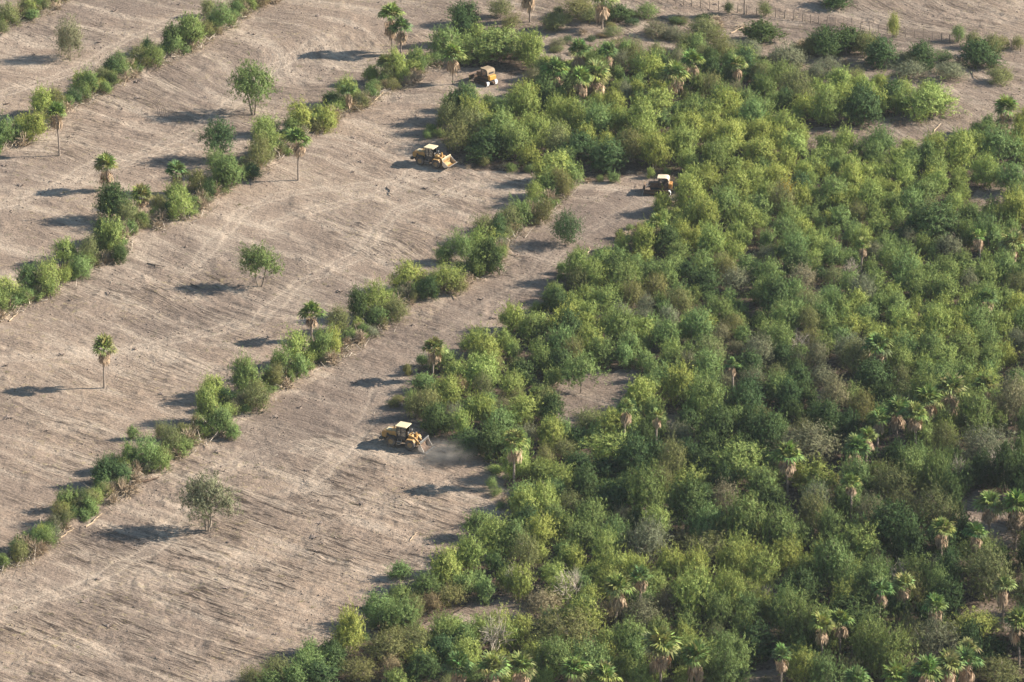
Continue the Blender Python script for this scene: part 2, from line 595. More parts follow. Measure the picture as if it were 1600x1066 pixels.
def build_ground():
    gx = graded(-104, 104, 0.34, 2500)
    gy = graded(-126, 176, 0.46, 2500)
    X, Y = np.meshgrid(gx, gy)
    x, y = X.ravel(), Y.ravel()
    f, g, m = masks(x, y)
    z = relief(x, y, f, g, m)
    fade = np.clip(1 - (np.maximum(np.abs(x) - 104, 0) + np.maximum(np.maximum(-126 - y, y - 176), 0)) / 300, 0, 1)
    z *= fade
    nx, ny = len(gx), len(gy)
    i = np.arange(nx * ny).reshape(ny, nx)
    q = np.stack([i[:-1, :-1].ravel(), i[:-1, 1:].ravel(), i[1:, 1:].ravel(), i[1:, :-1].ravel()], 1)
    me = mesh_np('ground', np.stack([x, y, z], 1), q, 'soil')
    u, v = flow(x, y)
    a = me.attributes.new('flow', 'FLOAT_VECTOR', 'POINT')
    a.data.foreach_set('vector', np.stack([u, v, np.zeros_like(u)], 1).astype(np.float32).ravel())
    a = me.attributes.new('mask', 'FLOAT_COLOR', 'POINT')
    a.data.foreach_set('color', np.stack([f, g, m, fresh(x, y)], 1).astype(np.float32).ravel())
    me.polygons.foreach_set('use_smooth', np.ones(len(q), bool))
    o = part('ground', me)
    tag(o, 'bare scraped tan soil with furrows and pale wheel marks', 'ground', kind='structure')


build_ground()


# ------------------------------------------------------------------ plants: shapes
def unit(a):
    return a / np.maximum(np.linalg.norm(a, axis=1, keepdims=True), 1e-9)


def leaf_tris(P, A, L, Wd, rng, out=None):
    nz = rng.normal(size=A.shape)
    if out is None:
        side = unit(np.cross(A, nz))
    else:
        nn = unit(out + nz * 0.30)
        A = unit(A - 0.72 * np.sum(A * nn, 1, keepdims=True) * nn)
        side = unit(np.cross(nn, A))
    n = len(P)
    v = np.empty((n, 3, 3))
    v[:, 0] = P - side * Wd[:, None] / 2
    v[:, 1] = P + side * Wd[:, None] / 2
    v[:, 2] = P + A * L[:, None]
    return v.reshape(-1, 3)


def limb(mb, a, b, r0, r1, rng, bow=0.12, k=4, n=4):
    a, b = np.array(a, float), np.array(b, float)
    L = np.linalg.norm(b - a)
    off = rng.normal(size=3) * bow * L
    off[2] = abs(off[2]) * 0.5
    pts = []
    for i in range(n):
        t = i / (n - 1)
        pts.append(a + (b - a) * t + off * math.sin(math.pi * t))
    mb.tube(pts, [r0 + (r1 - r0) * i / (n - 1) for i in range(n)], k)


def grow(seed, W, H, nclump, cr, twigs, leaves, leaf_len, leaf_w, stem_h=0.12, stems=4, low=0.30, flat=0.8, up=0.35, bare=0, bare_len=0.9, trunk_r=0.09, dome=0.55, twig_r=0.016):
    """a crown of feathery clumps on spreading stems; returns (wood mesh, leaf mesh)"""
    rng = np.random.default_rng(seed)
    R = W / 2.0
    C = []
    tries = 0
    p1, p2, lob = rng.uniform(0, 6.28), rng.uniform(0, 6.28), rng.uniform(0.10, 0.30)
    while len(C) < nclump and tries < 4000:
        tries += 1
        a = rng.uniform(0, 2 * math.pi)
        r = (R - cr * 0.75) * math.sqrt(rng.uniform(0, 1)) * (1 + lob * math.cos(2 * (a - p1)) + 0.5 * lob * math.cos(3 * a + p2))
        top = H - cr * 0.75 - dome * (H - low * H) * (r / R) ** 2.2
        top -= H * 0.11 * (1 + math.cos(3 * a + p2)) * min(1.0, r / (0.5 * R))
        lo = low * H + cr * 0.4
        z = top - abs(rng.normal()) * 0.22 * (top - lo) if rng.random() < 0.72 else rng.uniform(lo, max(top, lo + 0.01))
        p = np.array([r * math.cos(a) * rng.uniform(0.9, 1.1), r * math.sin(a), z])
        if all(np.linalg.norm((p - q) * np.array([1, 1, 1.1])) > cr * 0.82 for q in C):
            C.append(p)
    mb = MB()
    forks = []
    for s in range(stems):
        a = 2 * math.pi * (s + rng.uniform(0, 0.7)) / stems
        rr = R * rng.uniform(0.18, 0.4) if stems > 1 else R * 0.06
        f = np.array([rr * math.cos(a), rr * math.sin(a), H * rng.uniform(0.30, 0.48) + stem_h * H * 0.5])
        b0 = np.array([0.12 * math.cos(a), 0.12 * math.sin(a), -0.25]) if stems > 1 else np.array([0, 0, -0.25])
        limb(mb, b0, f, trunk_r, trunk_r * 0.6, rng, 0.08, 5, 5)
        forks.append(f)
    V = []
    for c in C:
        f = min(forks, key=lambda q: np.linalg.norm(q - c) + rng.uniform(0, 0.5))
        limb(mb, f, c, trunk_r * 0.5, 0.018, rng, 0.10, 3, 4)
        r = cr * rng.uniform(0.7, 1.25)
        dirs = unit(rng.normal(size=(twigs, 3)) + np.array([0, 0, up]))
        out = np.array([c[0], c[1], (c[2] - low * H) * 0.6])
        out = out / max(np.linalg.norm(out), 0.1)
        dirs = unit(dirs + out * 0.45)
        tl = r * rng.uniform(0.35, 1.15, twigs) * np.where(rng.random(twigs) < 0.15, 1.45, 1.0)
        per = max(1, leaves // twigs)
        t = rng.uniform(0.05, 1.0, (twigs, per)) ** 0.75
        sag = rng.normal(size=(twigs, 3)) * 0.16
        org = c + rng.normal(size=(twigs, 3)) * r * 0.42
        P = org[:, None, :] + dirs[:, None, :] * (tl[:, None] * t)[:, :, None] * np.array([1, 1, flat]) + sag[:, None, :] * (t ** 2)[:, :, None]
        P = P + rng.normal(size=P.shape) * 0.05
        A = unit((np.repeat(dirs[:, None, :], per, 1) + rng.normal(size=P.shape) * 0.55 + np.array([0, 0, 0.25])).reshape(-1, 3))
        n = twigs * per
        PP = P.reshape(-1, 3)
        V.append(leaf_tris(PP, A, leaf_len * rng.uniform(0.6, 1.3, n), leaf_w * rng.uniform(0.7, 1.3, n), rng, unit(unit(PP - np.array([0, 0, 0.35 * H])) + 0.8 * unit(PP - c))))
        for b in range(bare):
            d = dirs[rng.integers(twigs)]
            e = c + d * r * bare_len * rng.uniform(0.8, 1.3)
            limb(mb, c, e, twig_r, twig_r * 0.4, rng, 0.1, 3, 3)
    wood = mb.mesh('wood', 'twig' if bare >= 5 else 'bark')
    if not leaves:
        return wood, None
    V = np.concatenate(V)
    V[:, 2] = np.maximum(V[:, 2], 0.02)
    return wood, mesh_np('leaves', V, np.arange(len(V)).reshape(-1, 3), 'leaf')


THORN = [grow(100 + i, 4.8, 4.3, 19, 1.10, 44, 700, 0.25, 0.072, low=0.10, stems=4, bare=3, up=0.8, flat=0.95) for i in range(8)]
BUSH = [grow(200 + i, 3.2, 3.0, 10, 0.90, 40, 600, 0.24, 0.066, low=0.03, stems=5, dome=0.6, trunk_r=0.05, bare=1, up=0.8, flat=0.95) for i in range(6)]
LEAFY = [grow(300 + i, 5.2, 4.8, 23, 1.05, 40, 720, 0.22, 0.094, low=0.08, stems=3, flat=0.85, up=0.5, trunk_r=0.11) for i in range(5)]
for w_, l_ in LEAFY:
    l_.materials[0] = M['broad']
SPARSE = [grow(400 + i, 5.2, 4.8, 21, 1.15, 40, 440, 0.25, 0.062, low=0.10, stems=4, bare=4, up=1.0, flat=1.0) for i in range(6)]
BARE = [grow(500 + i, 4.0, 4.2, 22, 0.85, 12, 0, 0.1, 0.1, low=0.2, stems=3, bare=12, up=0.8, bare_len=1.3) for i in range(3)]
LONE = [grow(600 + i, 5.0, 4.6, 17, 0.95, 40, 600, 0.23, 0.070, low=(0.36, 0.50, 0.40, 0.34)[i], stems=(3, 2, 1, 3)[i], dome=0.45, trunk_r=0.11, bare=2, up=0.6) for i in range(4)]

BRUSH = [grow(700 + i, 3.2, 1.9, 16, 0.75, 10, 0, 0.1, 0.1, low=0.05, stems=6, bare=16, up=0.1, bare_len=1.5, trunk_r=0.07, twig_r=0.046) for i in range(3)]
for w_, l_ in BRUSH:
    w_.materials[0] = M['brush']


def extent(pair):
    me = pair[1] or pair[0]
    v = np.empty(len(me.vertices) * 3, np.float32)
    me.vertices.foreach_get('co', v)
    v = v.reshape(-1, 3)
    r = np.percentile(np.hypot(v[:, 0], v[:, 1]), 96)
    return 2 * float(r), float(np.percentile(v[:, 2], 98.5))


EXT = {id(p[0]): extent(p) for L in (THORN, BUSH, LEAFY, SPARSE, BARE, LONE, BRUSH) for p in L}


def frond_mesh(seed, droop=0.25, blades=15, dead=False):
    rng = np.random.default_rng(seed)
    mb = MB()
    pl = 0.75 * rng.uniform(0.85, 1.15)
    hub = np.array([pl, 0, 0.10 - 0.10 * droop])
    mb.add([(0, -0.03, 0), (0, 0.03, 0), (hub[0], 0.02, hub[2]), (hub[0], -0.02, hub[2])], [(0, 1, 2, 3)])
    span = math.radians(125)
    for i in range(blades):
        a = -span + 2 * span * i / (blades - 1) + rng.normal() * 0.05
        L = 0.95 * (1 - 0.25 * abs(a) / span) * rng.uniform(0.9, 1.1)
        wd = 0.095
        d = np.array([math.cos(a), math.sin(a), 0.0])
        sd = np.array([-math.sin(a), math.cos(a), 0.0])
        fold = 0.03 * (1 if i % 2 else -1)
        lift = 0.20 * math.cos(a * 0.7)
        m = hub + d * L * 0.58 + np.array([0, 0, lift * 0.4 + fold])
        e = hub + d * L + np.array([0, 0, lift * 0.4 - droop * L * rng.uniform(0.5, 1.2)])
        mb.add([hub, m - sd * wd, m + sd * wd, e], [(0, 1, 2), (1, 3, 2)])
    return mb.mesh('frond', 'palm')


FROND = [frond_mesh(i, 0.12 + 0.09 * i) for i in range(5)]


def skirt_mesh(seed, n=34, wide=0.75, length=1.5):
    rng = np.random.default_rng(seed)
    mb = MB()
    for i in range(n):
        a = rng.uniform(0, 2 * math.pi)
        r0, r1 = 0.14, wide * rng.uniform(0.45, 1.15)
        z0 = rng.uniform(-0.45, 0.15)
        L = length * rng.uniform(0.5, 1.0)
        m = np.array([r1 * 0.85 * math.cos(a), r1 * 0.85 * math.sin(a), z0 - L * 0.25])
        s = np.array([-math.sin(a), math.cos(a), 0])
        o = np.array([math.cos(a), math.sin(a), 0])
        base = np.array([r0 * math.cos(a), r0 * math.sin(a), z0])
        mb.add([base - s * 0.02, base + s * 0.02, m + s * 0.03, m - s * 0.03], [(0, 1, 2, 3)])
        for b in range(6):
            t = (b - 2.5) / 2.5
            tip = m + s * t * 0.34 * rng.uniform(0.7, 1.2) + o * rng.uniform(-0.12, 0.18) + np.array([0, 0, -L * (0.75 - 0.2 * abs(t)) * rng.uniform(0.75, 1.1)])
            k = m * 0.45 + tip * 0.55 + s * t * 0.10
            mb.add([m, k - s * 0.05, k + s * 0.05, tip], [(0, 1, 2), (1, 3, 2)])
    return mb.mesh('dead_skirt', 'skirt')


SKIRT = [skirt_mesh(i) for i in range(4)]


def trunk_mesh(seed, h):
    rng = np.random.default_rng(seed)
    bx, by = rng.normal(size=2) * 0.035 * h
    mb = MB()
    n = 9
    pts = [(bx * (i / (n - 1)) ** 2, by * (i / (n - 1)) ** 2, -0.25 + (h + 0.25) * i / (n - 1)) for i in range(n)]
    mb.tube(pts, [0.17 - 0.035 * i / (n - 1) + 0.012 * (i % 2) + (0.05 if i == 0 else 0) for i in range(n)], 8)
    return mb.mesh('trunk', 'palmbark'), (bx, by)


# ------------------------------------------------------------------ plants: placing
TINT = {
    'lime': (0.252, 0.304, 0.084),
    'green': (0.166, 0.230, 0.076),
    'olive': (0.176, 0.188, 0.072),
    'dark': (0.078, 0.122, 0.046),
    'grey': (0.180, 0.186, 0.104),
    'tan': (0.225, 0.190, 0.105),
    'yellow': (0.420, 0.320, 0.030),
}
prng = random.Random(7)


def tint(k, x, y, j=0.14):
    """leaf colour of one plant; darker towards the near right of the scrub"""
    a = TINT[k]
    s = (1 + prng.uniform(-j, j)) * (1 - 0.28 * min(1, max(0, (x + 5) / 55)) * min(1, max(0, (5 - y) / 80)))
    h = prng.uniform(-j, j) * 0.6
    return (a[0] * s * (1 + h), a[1] * s, a[2] * s * (1 - h))


placed = []


def plant(name, label, cat, group, protos, x, y, W, H, tk, rz=None, tilt=None, which=None, parts=('trunk', 'crown')):
    """one tree or shrub with its own wood and foliage"""
    wood, leaf = protos[prng.randrange(len(protos)) if which is None else which]
    w0, h0 = EXT[id(wood)]
    o = thing(name, label, cat, (x, y, ground_z(x, y) - 0.03), prng.uniform(0, 6.28) if rz is None else rz, group)
    o.scale = (W / w0 * prng.uniform(0.88, 1.12), W / w0 * prng.uniform(0.88, 1.12), H / h0)
    if tilt:
        o.rotation_euler = (tilt[0], tilt[1], o.rotation_euler[2])
        o.location.z += tilt[2]
    part(parts[0], wood, o)
    if leaf:
        part(parts[1], leaf, o, tint(tk, x, y))
    placed.append((x, y, W))
    return o


def from_px(cx, cy, wpx, hpx):
    """crown centre and size in the photo -> base point, width, height in metres (foliage down to the ground)"""
    x, y = at(cx, cy)
    W = H = c = 0
    for _ in range(3):
        s = ppm(x, y)
        W = wpx / s
        a = W / 2 * _sd
        hh = hpx / 2 / s
        c = math.sqrt(max(hh * hh - a * a, (0.22 * W) ** 2)) / _cdp
        H = 2 * c
        x, y = at(cx, cy + c * s * _cdp)
    return x, y, W, H


# --- fan palms: crown centre (cx, cy), crown width in px, foot of the trunk py (None: hidden in the scrub), where
PALMS = [
    (93, 181, 32, 245, 'lone fan palm with a tan skirt beside the second windrow'),
    (168, 262, 38, 298, 'stocky fan palm with a grey skirt at the end of the middle windrow'),
    (276, 271, 36, 302, 'bright fan palm rising from the middle windrow beside a dark shrub'),
    (222, 308, 34, 326, 'low pale grey fan palm caught in the middle windrow'),
    (466, 222, 40, 282, 'tall fan palm standing just in front of the middle windrow'),
    (613, 27, 38, 80, 'taller palm of the pair standing together on the far cleared strip'),
    (626, 45, 34, 84, 'shorter skirted palm of the pair standing together on the far cleared strip'),
    (163, 547, 38, 606, 'lone fan palm casting a long shadow on the widest cleared strip'),
    (487, 489, 36, 530, 'fan palm with a shaggy pale skirt in the long windrow'),
    (708, 90, 36, 132, 'skirted fan palm beside the boxy yellow bulldozer'),
    (828, -14, 40, 36, 'palm with a brown skirt in the felled brush beyond the scrub'),
    (941, 2, 46, 46, 'thick-trunked palm with a pale skirt in the felled brush'),
    (1163, -30, 40, 23, 'tall dark-trunked palm on the fence line'),
    (1531, 372, 26, 420, 'withered palm on a white trunk rising from the scrub'),
    (905, 82, 36, None, ''), (930, 122, 44, None, ''), (868, 112, 40, None, ''), (905, 128, 36, None, ''), (950, 85, 30, None, ''), (1055, 122, 42, None, ''), (1085, 100, 36, None, ''), (1150, 105, 30, None, ''),
    (1370, 545, 44, None, ''), (1487, 612, 50, None, ''), (1450, 626, 44, None, ''), (1540, 606, 40, None, ''), (1400, 644, 42, None, ''), (1430, 650, 38, None, ''), (1370, 656, 34, None, ''), (1352, 684, 30, None, ''), (1335, 704, 40, None, ''),
    (1545, 790, 44, None, ''), (1586, 790, 46, None, ''), (1470, 826, 40, None, ''), (1524, 832, 34, None, ''), (1567, 914, 36, None, ''), (1462, 944, 36, None, ''), (1592, 972, 44, None, ''), (1220, 1024, 34, None, ''),
    (1032, 1012, 58, None, ''), (1088, 1026, 48, None, ''), (962, 918, 46, None, ''), (1000, 902, 34, None, ''), (815, 1044, 44, None, ''), (898, 1048, 48, None, ''), (945, 1060, 44, None, ''), (716, 1044, 46, None, ''), (772, 1046, 48, None, ''),
    (1312, 970, 40, None, ''), (1284, 976, 40, None, ''), (1506, 1030, 44, None, ''), (1480, 1040, 46, None, ''), (1440, 1048, 46, None, ''), (1395, 1058, 44, None, ''), (1338, 1060, 42, None, ''), (1512, 1012, 36, None, ''),
    (1230, 714, 44, None, ''), (803, 692, 42, None, ''), (1540, 468, 30, None, ''), (1582, 384, 40, None, ''), (975, 640, 30, None, ''), (1025, 652, 24, None, ''), (1372, 922, 34, None, ''), (1412, 914, 36, None, ''), (1330, 755, 30, None, ''),
    (1026, 350, 30, None, ''), (1145, 572, 24, None, ''), (676, 546, 36, None, ''), (1572, 172, 36, None, ''), (1345, 385, 24, None, ''), (545, 148, 26, 176, 'toppled palm crown in the debris of the middle windrow'), (604, 104, 30, 130, 'leaning palm crown in the far end of the middle windrow'),
]
PALM_BASES = []
for i, (cx, cy, wp, by, lab) in enumerate(PALMS):
    if by is None:
        h = (5.7 + 1.4 * ((i * 7) % 5) / 5.0) if cy > 560 else 4.5 + 0.8 * ((i * 7) % 5) / 5.0
        x, y = at(cx, cy)
        for _ in range(2):
            x, y = at(cx, cy + h * ppm(x, y) * _cdp)
    else:
        x, y = at(cx, by)
        h = max(1.3, (by - cy) / (ppm(x, y) * _cdp))
    PALM_BASES.append((x, y, h, wp / ppm(x, y), lab))

LANDMARKS = [
    (at(925, 612), 'around the leaf-strewn clearing inside the scrub', 13.0),
    (at(720, 700), 'right in front of the loader raising dust', 11.0),
    (at(1035, 300), 'around the bulldozer with the pale curved roof', 10.0),
    (at(765, 130), 'around the boxy yellow bulldozer', 10.0),
    (at(740, 235), 'right beside the loader with its bucket up', 11.0),
    (at(1440, 190), 'around the bare patch below the felled brush', 14.0),
    (at(1530, 400), 'near the withered white-trunked palm', 9.0),
    (at(1470, 630), 'around the big palm group in the scrub', 13.0),
    (at(720, 975), 'around the grassy opening at the scrub edge', 11.0),
    (at(1060, 1060), 'beside the pair of big shaggy-skirted palms', 10.0),
    (at(1462, 372), 'around the biggest dark round tree of the scrub', 12.0),
    (at(1260, 730), 'around the widest grey-green tree of the scrub', 13.0),
    (at(1405, 940), 'around the leafless tree with pale twigs', 11.0),
    (at(890, 955), 'around the dead white-limbed tree', 11.0),
    (at(1226, 310), 'around the yellow-flowering bush', 10.0),
    (at(745, 1100), 'below the leafless pale twiggy tree', 9.0),
    (at(900, 1110), 'below the dead white-limbed tree', 10.0),
    (at(1300, 1030), 'beside the largest dark tree of the shady scrub', 9.0),
    (at(1490, 1095), 'in the thick palm cluster below the pale-twigged tree', 10.0),
    (at(1375, 1110), 'in the loose palm row below the shady scrub', 8.0),
    (at(1560, 850), 'at the dark gap in the shady scrub', 9.0),
    (at(1590, 1010), 'on the far side of the dark gap among palms', 9.0),
    (at(1350, 885), 'around the largest lime-green tree of the scrub', 10.0),
]

# --- windrows: pushed-up shrubs, photo crowns (cx, cy, w, h, tint)
ROW_SHRUBS = [
    ('shrub in the windrow stub at the far end of the cleared field', 'shrubs in the far windrow stub', [
        (8, 22, 52, 38, 'olive'), (40, 10, 46, 30, 'olive'), (4, 44, 30, 22, 'olive'), (60, 2, 30, 20, 'tan')]),
    ('uprooted green shrub in the second windrow from the far corner', 'shrubs of the second windrow', [
        (6, 212, 40, 46, 'green'), (-14, 225, 36, 40, 'green'), (45, 200, 46, 46, 'lime'), (62, 162, 44, 48, 'lime'), (86, 155, 34, 40, 'olive'), (90, 180, 24, 26, 'olive'),
        (122, 130, 50, 42, 'lime'), (140, 128, 36, 44, 'green'), (160, 118, 30, 30, 'olive'), (165, 140, 26, 20, 'green'), (176, 108, 40, 36, 'dark'), (190, 104, 34, 36, 'green'),
        (215, 88, 44, 30, 'olive'), (240, 88, 40, 34, 'green'), (228, 74, 26, 26, 'green'), (264, 66, 34, 44, 'dark'), (287, 54, 52, 52, 'green'), (276, 72, 30, 28, 'green'), (318, 46, 36, 26, 'olive'),
        (344, 26, 46, 46, 'green'), (330, 12, 34, 30, 'olive'), (375, 10, 36, 28, 'olive'), (402, 4, 30, 22, 'tan')]),
    ('uprooted green shrub in the middle windrow', 'shrubs of the middle windrow', [
        (-8, 470, 44, 40, 'green'), (15, 452, 46, 46, 'lime'), (48, 438, 48, 48, 'green'), (30, 462, 34, 28, 'green'), (84, 428, 58, 60, 'lime'), (70, 448, 36, 30, 'green'), (112, 392, 48, 44, 'lime'),
        (132, 392, 42, 46, 'olive'), (120, 418, 40, 34, 'green'), (158, 360, 40, 42, 'dark'), (176, 372, 52, 58, 'green'), (190, 392, 34, 34, 'dark'), (208, 334, 48, 44, 'olive'), (215, 350, 30, 24, 'olive'),
        (276, 300, 40, 34, 'green'), (290, 322, 56, 50, 'lime'), (272, 330, 30, 30, 'dark'), (250, 320, 30, 34, 'olive'), (306, 282, 40, 44, 'olive'), (322, 300, 30, 28, 'dark'), (345, 255, 40, 46, 'green'), (362, 266, 56, 60, 'green'), (396, 270, 34, 26, 'dark'),
        (400, 240, 44, 56, 'olive'), (420, 222, 54, 60, 'green'), (418, 196, 48, 36, 'lime'), (474, 186, 54, 50, 'lime'), (452, 200, 32, 34, 'green'), (510, 186, 40, 42, 'lime'), (495, 196, 30, 26, 'olive'),
        (520, 160, 34, 30, 'dark'), (542, 142, 44, 44, 'lime'), (560, 158, 30, 28, 'olive'), (576, 116, 32, 28, 'lime'), (606, 112, 34, 44, 'olive'), (632, 106, 34, 52, 'lime'), (645, 88, 30, 30, 'green')]),
    ('uprooted green shrub in the windrow behind the loader with the dust', 'shrubs of the long windrow', [
        (6, 878, 26, 22, 'green'), (34, 860, 38, 38, 'olive'), (70, 838, 34, 34, 'green'), (95, 800, 44, 38, 'olive'), (110, 780, 40, 36, 'green'), (140, 782, 46, 32, 'olive'), (160, 740, 46, 44, 'dark'), (172, 722, 44, 34, 'green'),
        (190, 742, 46, 36, 'dark'), (230, 706, 52, 54, 'green'), (208, 716, 36, 44, 'green'), (250, 720, 40, 40, 'green'), (272, 690, 40, 50, 'olive'), (256, 674, 30, 28, 'olive'), (210, 676, 24, 22, 'green'),
        (322, 636, 46, 56, 'lime'), (345, 662, 48, 44, 'green'), (366, 676, 30, 26, 'green'), (340, 606, 44, 44, 'lime'), (384, 592, 60, 60, 'green'), (400, 620, 44, 48, 'olive'), (362, 626, 32, 34, 'dark'), (425, 588, 34, 40, 'olive'),
        (436, 562, 36, 50, 'green'), (462, 548, 54, 56, 'lime'), (492, 540, 46, 54, 'green'), (516, 538, 32, 46, 'lime'), (474, 572, 34, 40, 'green'), (526, 496, 44, 42, 'olive'), (562, 474, 40, 50, 'dark'),
        (594, 470, 54, 56, 'lime'), (590, 496, 40, 30, 'green'), (624, 482, 44, 42, 'olive'), (634, 434, 60, 48, 'lime'), (662, 446, 36, 44, 'dark'), (696, 432, 60, 52, 'lime'), (720, 446, 30, 32, 'olive'),
        (692, 396, 40, 32, 'green'), (728, 386, 46, 54, 'green'), (746, 408, 50, 50, 'green'), (770, 398, 42, 62, 'dark'), (752, 356, 56, 46, 'olive'), (738, 372, 36, 40, 'lime'), (775, 362, 36, 44, 'dark'), (792, 346, 40, 42, 'olive'),
        (818, 336, 40, 46, 'green'), (842, 328, 40, 44, 'olive'), (836, 304, 38, 38, 'lime'), (856, 290, 46, 46, 'green'), (872, 264, 60, 50, 'lime'), (850, 262, 40, 46, 'lime'), (888, 282, 38, 54, 'olive'), (905, 268, 34, 40, 'green'), (884, 248, 40, 36, 'green')]),
]
for lab, grp, lst in ROW_SHRUBS:
    for cx, cy, wp, hp, tk in lst:
        x, y, W, H = from_px(cx, cy, wp * 0.94, hp * 1.0)
        q_ = prng.random()
        kind = {'olive': SPARSE, 'tan': SPARSE, 'dark': LEAFY}.get(tk, SPARSE if q_ < 0.35 else BUSH if q_ < 0.75 else THORN)
        t = {'olive': 'olive-grey thin-leaved ', 'tan': 'tan withered ', 'dark': 'dark green dense ', 'lime': 'yellow-green feathery ', 'green': 'mid-green bushy '}[tk]
        lab2 = t + lab.replace('green ', '')
        plant('windrow_shrub', lab2, 'shrub', grp + ', ' + t.strip(), kind, x, y, W, H, tk, parts=('stem', 'foliage'),
              tilt=(prng.uniform(-0.38, 0.38), prng.uniform(-0.38, 0.38), 0.0))

# --- low crushed plants filling the windrows
for ri, r in enumerate(ROWS):
    for (x0, y0), (x1, y1) in zip(r[:-1], r[1:]):
        L = math.hypot(x1 - x0, y1 - y0)
        for k in range(max(1, int(L / 1.45))):
            t = prng.random()
            off = prng.gauss(0, 0.9)
            x, y = x0 + (x1 - x0) * t - (y1 - y0) / L * off, y0 + (y1 - y0) * t + (x1 - x0) / L * off
            if abs(x) > (y + 706.6) * 0.1135:
                continue
            tk = prng.choice(['olive', 'tan', 'grey', 'olive', 'green', 'green'])
            t_ = {'olive': 'low olive', 'tan': 'low tan withered', 'grey': 'low grey twiggy', 'green': 'low green'}[tk]
            w_ = ['far windrow stub', 'second windrow', 'middle windrow', 'long windrow'][ri]
            plant('crushed_shrub', t_ + ' crushed shrub matted into the ' + w_, 'shrub', t_ + ' shrubs of the ' + w_, SPARSE if tk != 'green' else BUSH, x, y, prng.uniform(1.5, 3.2), prng.uniform(0.9, 2.5), tk,
                  tilt=(prng.uniform(-0.4, 0.4), prng.uniform(-0.4, 0.4), 0.0), parts=('stem', 'foliage'))

# --- half-toppled bushes that close the gaps of the windrows
for ri, r in enumerate(ROWS):
    for (x0, y0), (x1, y1) in zip(r[:-1], r[1:]):
        L = math.hypot(x1 - x0, y1 - y0)
        for k in range(max(1, int(L / 2.0))):
            t, off = (k + prng.random()) / max(1, int(L / 2.0)), prng.gauss(0.6, 0.7)
            x, y = x0 + (x1 - x0) * t - (y1 - y0) / L * off, y0 + (y1 - y0) * t + (x1 - x0) / L * off
            if abs(x) > (y + 706.6) * 0.1135:
                continue
            tk = prng.choice(['green', 'lime', 'olive', 'green', 'dark'])
            t_ = {'olive': 'olive', 'lime': 'yellow-green', 'dark': 'dark green', 'green': 'mid-green'}[tk]
            w_ = ['far windrow stub', 'second windrow', 'middle windrow', 'long windrow'][ri]
            plant('toppled_bush', t_ + ' half-toppled small bush wedged into the ' + w_, 'bush', t_ + ' toppled bushes of the ' + w_, prng.choice([BUSH, SPARSE, THORN]), x, y, prng.uniform(2.0, 3.4), prng.uniform(1.6, 3.0), tk,
                  tilt=(prng.uniform(-0.5, 0.5), prng.uniform(-0.5, 0.5), 0.0), parts=('stem', 'foliage'))

# --- heaps of dry leafless brush
for ri, r in enumerate(ROWS):
    for (x0, y0), (x1, y1) in zip(r[:-1], r[1:]):
        L = math.hypot(x1 - x0, y1 - y0)
        for k in range(max(1, int(L / 2.2))):
            t, off = prng.random(), prng.gauss(-0.3, 1.2)
            x, y = x0 + (x1 - x0) * t - (y1 - y0) / L * off, y0 + (y1 - y0) * t + (x1 - x0) / L * off
            if abs(x) > (y + 706.6) * 0.1135:
                continue
            w_ = ['far windrow stub', 'second windrow', 'middle windrow', 'long windrow'][ri]
            plant('brush_heap', 'tan leafless brush heap pushed into the ' + w_, 'brush', 'dry brush heaps of the ' + w_, BRUSH, x, y, prng.uniform(1.8, 3.8), prng.uniform(1.0, 2.6), 'tan',
                  tilt=(prng.uniform(-0.4, 0.4), prng.uniform(-0.4, 0.4), 0.0), parts=('branch', 'foliage'))
EPX = FOREST_PX[2:36]
EDGE_LINE = [at(*p) for p in EPX]
for (x0, y0), (x1, y1) in zip(EDGE_LINE[:-1], EDGE_LINE[1:]):
    L = math.hypot(x1 - x0, y1 - y0)
    for k in range(int(L / 5.5 + prng.random())):
        t = prng.random()
        x, y = x0 + (x1 - x0) * t + prng.uniform(-1.5, 0.5), y0 + (y1 - y0) * t + prng.uniform(-1.0, 1.0)
        plant('brush_heap', 'tan broken brush lying along the edge of the standing scrub', 'brush', 'broken brush along the scrub edge', BRUSH, x, y, prng.uniform(1.2, 2.6), prng.uniform(0.4, 1.1), 'tan',
              tilt=(prng.uniform(-0.3, 0.3), prng.uniform(-0.3, 0.3), 0.0), parts=('branch', 'foliage'))

# --- outlying bushes on the bared soil in front of the scrub
for (x0, y0), (x1, y1) in zip(EDGE_LINE[:-1], EDGE_LINE[1:]):
    L = math.hypot(x1 - x0, y1 - y0)
    for k in range(int(L / 4.0 + prng.random())):
        t = prng.random()
        x, y = x0 + (x1 - x0) * t + prng.uniform(-2.6, 0.5), y0 + (y1 - y0) * t + prng.uniform(-1.0, 1.0)
        if any(math.hypot(x - p[0], y - p[1]) < r for p, r in ((at(640, 700), 6.5), (at(690, 252), 6.5), (at(1022, 298), 5.5), (at(760, 128), 5.5))):
            continue
        tk = prng.choice(['green', 'lime', 'olive', 'green'])
        t_ = {'olive': 'olive', 'lime': 'yellow-green', 'green': 'mid-green'}[tk]
        plant('outlying_bush', t_ + ' small bush left on bared soil in front of the scrub', 'bush', t_ + ' outlying bushes', prng.choice([BUSH, SPARSE]), x, y, prng.uniform(1.2, 2.8), prng.uniform(0.8, 2.2), tk, parts=('stem', 'foliage'))

